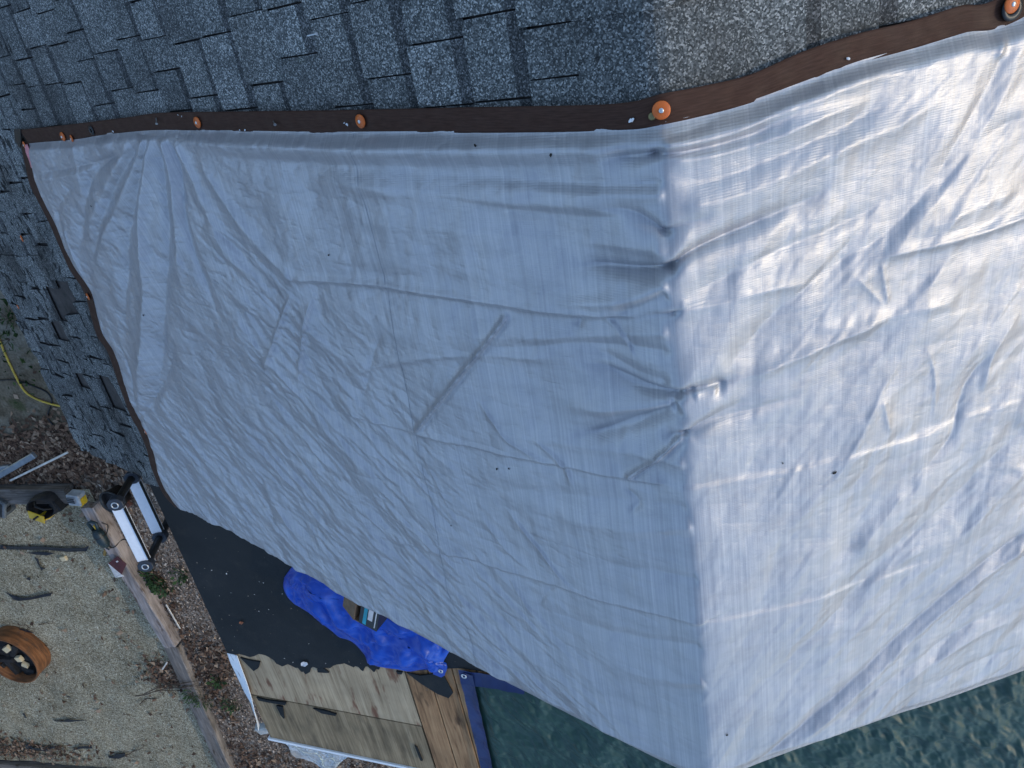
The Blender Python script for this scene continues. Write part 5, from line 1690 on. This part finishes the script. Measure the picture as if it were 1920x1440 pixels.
# folded packet: white side and dark red side
wp = on_level(218, 1064, 0.20)
pk = thing('folded_packet', 'folded white and dark red packet on the timber', 'packet', (wp[0], wp[1], 0.165), Matrix.Rotation(math.radians(25), 3, 'Z'))
M_DRED = plain('dark_red_print', (0.055, 0.012, 0.012), 0.45, vary=0.4)
o = lobj('white_panel', ([(-0.16, -0.10, 0.02), (0.0, -0.10, 0.05), (0.0, 0.10, 0.07), (-0.10, 0.06, 0.0)], [(0, 1, 2, 3)]), M_PALE, pk); solid(o, 0.004, 0)
o = lobj('red_panel', ([(0.001, -0.10, 0.05), (0.14, -0.03, 0.01), (0.15, 0.11, 0.03), (0.001, 0.10, 0.07)], [(0, 1, 2, 3)]), M_DRED, pk); solid(o, 0.004, 0)
lobj('print_mark', box_vf(0.10, 0.06, 0.044, 0.03, 0.018, 0.004), M_PALE, pk)
o = lobj('torn_edge', ([(-0.165, -0.105, 0.021), (-0.02, -0.14, 0.03), (0.0, -0.102, 0.052)], [(0, 1, 2)]), M_FRAY, pk); solid(o, 0.004, 0)
# black plant pot behind the ladder
pp = on_level(222, 930, 0.08)
pot = thing('plant_pot', 'black plastic pot on the ground behind the ladder', 'pot', (pp[0], pp[1], 0.0))
lobj('shell', lathe_vf([(0.10, 0.0), (0.135, 0.18), (0.145, 0.18), (0.145, 0.205), (0.130, 0.205), (0.125, 0.17), (0.095, 0.02)], 28, True), M_BLACK, pot, True)
lobj('soil', lathe_vf([(0.12, 0.10), (0.12, 0.13), (0.05, 0.14)], 20), M_CHAR, pot)
chunk('brick_piece', on_level(236, 945, 0.03), (0.14, 0.09, 0.06), plain('old_red_brick', (0.12, 0.05, 0.035), 0.9, vary=0.4), 'dull red brick piece beside the black pot', 'brick', None, 35, 0.4, 0.0)

# clear plastic film on the ground past the roof end
def mat_film():
    t = NT('clear_plastic_film')
    co = t.coord()
    t.set(Base_Color=(0.62, 0.64, 0.64), Roughness=0.18, Transmission_Weight=0.55, IOR=1.3, Normal=t.bump(t.noise(co, 9, 4, 0.6, 0.8), 0.02, 0.7))
    return t.m
fpx = [(526, 1386), (566, 1394), (612, 1402), (654, 1411), (640, 1428), (622, 1444), (600, 1440), (575, 1426), (552, 1416), (540, 1402)]
fl = smooth_curve([on_level(a, b, 0.05)[:2] for a, b in fpx] + [on_level(*fpx[0], 0.05)[:2]], 60)
fc = fl.mean(0); rad = np.linspace(0, 1, 24)[:, None, None]
Gf = fc * (1 - rad) + fl[None] * rad
fzz = 0.045 + 0.05 * (0.6 - crumple(Gf[..., 0], Gf[..., 1], 3.5, 13, 3))
film = link('plastic_film', grid_mesh('plastic_film', np.stack([Gf[..., 0], Gf[..., 1], fzz], -1)), mat_film())
tag(film, 'clear crumpled plastic film on the ground past the plywood end', 'plastic film')

# twigs and weeds
M_TWIG = plain('dry_twig', (0.075, 0.05, 0.033), 0.85, vary=0.4)
tw = random.Random(9)
def twig(px, rad, lab, zofs=0.02, fork=1):
    c = np.array([on_level(a, b, 0.05) for a, b in px])
    c = smooth_curve(c, 22)
    for k, p in enumerate(c):
        p[2] = pad_z(p[0], p[1]) + zofs + 0.012 * math.sin(k * 0.5)
    rr_ = np.linspace(rad, rad * 0.4, len(c))
    parts = [tube_vf(c, rr_, 6)]
    for j in range(fork):
        k = tw.randint(5, 14)
        d = c[k + 3] - c[k]; n_ = np.array([-d[1], d[0], 0.1])
        e = c[k] + d * tw.uniform(1.0, 2.2) + n_ * tw.uniform(-1.4, 1.4)
        parts.append(tube_vf([c[k], (c[k] + e) / 2 + np.array([0, 0, 0.01]), e], [rad * 0.6, rad * 0.5, rad * 0.25], 5))
    V, F = join_vf(parts)
    o = wobj('twig', V, F, M_TWIG, None)
    tag(o, lab, 'twig', 'dry twigs')
twig([(262, 1294), (300, 1286), (340, 1280), (372, 1279), (402, 1280)], 0.009, 'long twig across the leaf pile beside the sunken timber', 0.10, 3)
twig([(280, 1288), (310, 1276), (345, 1272), (380, 1270)], 0.008, 'forked twig just above the long twig on the leaf pile', 0.11, 3)
twig([(262, 1320), (272, 1312), (286, 1309), (300, 1310)], 0.007, 'curved twig on the gravel below the leaf pile', 0.02, 1)
twig([(386, 1318), (394, 1296), (404, 1276)], 0.006, 'upright twig leaning over the wood chips', 0.06, 0)
twig([(36, 1167), (50, 1172), (66, 1178)], 0.007, 'short twig above the fire ring', 0.02, 1)
twig([(74, 1169), (90, 1168), (102, 1168)], 0.007, 'straight twig right above the fire ring', 0.02, 0)
twig([(236, 1416), (252, 1408), (272, 1398)], 0.008, 'twig beside the crumpled felt scrap at the bottom', 0.02, 2)
twig([(232, 1336), (242, 1342), (252, 1348)], 0.005, 'thin twig on the open gravel', 0.02, 0)
twig([(98, 1322), (100, 1330), (104, 1336)], 0.005, 'tiny twig below the fire ring', 0.02, 0)
twig([(210, 1425), (230, 1418), (256, 1420)], 0.006, 'twig lying along the bottom timber', 0.02, 1)
def weed(px, py, n, spread, lab, z=0.0, narrow=0.35):
    p = on_level(px, py, 0.05)
    w = thing('weed', lab, 'plant', (p[0], p[1], z), None, 'small green weeds')
    r = np.random.default_rng(px)
    V, F = [], []
    T_ = []
    for k in range(n):
        a = r.uniform(0, 6.28); d = spread * r.random() ** 0.6
        L_ = r.uniform(0.03, 0.07); el = r.uniform(0.1, 0.9)
        b = np.array([d * math.cos(a), d * math.sin(a), r.uniform(0.0, 0.08)])
        a2 = a + r.uniform(-1, 1)
        t = np.array([math.cos(a2) * math.cos(el), math.sin(a2) * math.cos(el), math.sin(el)]) * L_
        s_ = np.array([-math.sin(a2), math.cos(a2), 0]) * L_ * narrow
        i = len(V); V += [b, b + t * 0.5 + s_, b + t, b + t * 0.5 - s_]; F.append((i, i + 1, i + 2, i + 3)); T_ += [r.random()] * 4
    link('leaves', quads_mesh('leaves', np.array(V), np.array(F), False, T_), M_GREENLEAF, w)
    st = [tube_vf([(0, 0, -0.01), (0.3 * spread * math.cos(a), 0.3 * spread * math.sin(a), 0.05), (0.8 * spread * math.cos(a), 0.8 * spread * math.sin(a), 0.07)], 0.003, 5) for a in (0.3, 1.7, 2.9, 4.2, 5.4)]
    V, F = join_vf(st)
    lobj('stem', (V, F), M_TWIG, w)
weed(282, 1086, 110, 0.13, 'broad green weed below the ladder beside the timber')
weed(302, 1100, 90, 0.12, 'second green weed on the chips near the ladder')
weed(336, 1080, 40, 0.09, 'faint small weed on the chips beside the black felt eave')
weed(366, 1292, 120, 0.10, 'green sprig on the sunken timber among the twigs', 0.10, 0.12)
weed(384, 1310, 120, 0.12, 'green needle sprig just past the sunken timber', 0.05, 0.12)
weed(408, 1278, 60, 0.09, 'small weed on the leaves by the white drip edge')
weed(432, 1322, 90, 0.12, 'weed on the wood chips below the plywood corner', 0.0, 0.2)
weed(14, 600, 35, 0.12, 'grass tuft on the soil near the left picture edge', 0.0, 0.15)
weed(10, 640, 30, 0.12, 'grass tuft beside the yellow extension cord', 0.0, 0.15)

# litter on the lower roof
M_PAINT = plain('paint_flake', (0.70, 0.70, 0.68), 0.7)
r = np.random.default_rng(5)
fp = []
for k in range(150):
    x = r.uniform(-3.3, -1.4); y = r.uniform(-3.6, -2.0)
    fp.append((x, y, low_z(x) + 0.0125))
o = scatter_leaves('paint_flakes', np.array(fp), 0.012, mat_tint('flakes', [(0, (0.06, 0.05, 0.04)), (0.6, (0.25, 0.22, 0.18)), (0.85, (0.6, 0.6, 0.58)), (1, (0.8, 0.8, 0.8))]), 8, 0.5, 0.15)
tag(o, 'pale crumbs and paint flakes scattered on the black felt', 'debris', kind='stuff')
def roof_leaf(px, py, lab, col, sz):
    p = on_low(px, py)
    v = [(-sz, 0, 0.004), (-0.3 * sz, -0.5 * sz, 0.010), (0.5 * sz, -0.45 * sz, 0.006), (sz, 0.05 * sz, 0.014), (0.4 * sz, 0.5 * sz, 0.012), (-0.4 * sz, 0.45 * sz, 0.006), (0, 0, 0.0)]
    f = [(k, (k + 1) % 6, 6) for k in range(6)]
    o = link('fallen_leaf', mesh('fallen_leaf', v, f), col)
    o.location = (p[0], p[1], p[2] + 0.015)
    o.rotation_euler = (0, 0, 0.6)
    solid(o, 0.001, 0)
    tag(o, lab, 'leaf')
roof_leaf(455, 1163, 'single orange brown leaf on the black felt', plain('orange_leaf', (0.30, 0.10, 0.04), 0.7), 0.024)
roof_leaf(573, 1240, 'pale curled scrap at the torn felt edge', M_PALE, 0.040)

# ------------------------------------------------------------------ unseen trees added around the yard to cut the bright horizon the tarp reflects
rw = np.random.default_rng(123)
nw = 60
waz = np.radians(np.linspace(95, 268, nw) + rw.uniform(-1.5, 1.5, nw)); wr = rw.uniform(17, 24, nw)
wx_, wy_ = wr * np.cos(waz) - 2, wr * np.sin(waz) - 2
raz = np.radians(np.linspace(-88, 92, 46) + rw.uniform(-1.5, 1.5, 46)); rr2 = rw.uniform(31, 38, 46)
wx_ = np.r_[wx_, rr2 * np.cos(raz)]; wy_ = np.r_[wy_, rr2 * np.sin(raz) - 2]
parts = [tube_vf([(a, b, -0.1), (a + rw.uniform(-.3, .3), b + rw.uniform(-.3, .3), 5), (a + rw.uniform(-.8, .8), b + rw.uniform(-.8, .8), 9)], [0.2, 0.14, 0.04], 6) for a, b in zip(wx_, wy_)]
V, F = join_vf(parts)
wc = []
for a, b in zip(wx_, wy_):
    n = 330
    d = rw.normal(0, 1, (n, 3)); d /= np.linalg.norm(d, axis=1)[:, None]
    d *= (rw.random(n) ** 0.4)[:, None]
    wc.append(np.column_stack([a + d[:, 0] * 2.3, b + d[:, 1] * 2.3, 5.0 + d[:, 2] * 4.0]))
wc = np.vstack(wc)
wood = scatter_leaves('added_woodland', wc, 0.55, mat_tint('added_foliage', [(0, (0.03, 0.035, 0.015)), (0.5, (0.06, 0.055, 0.03)), (1, (0.11, 0.085, 0.05))]), 9, 0.6, 0.9)
tag(wood, 'unseen brown and green trees added around the yard to block the bright horizon', 'added_woodland', kind='stuff')
trunks = wobj('added_trunks', V, F, M_TWIG, wood)
trunks['kind'] = 'stuff'
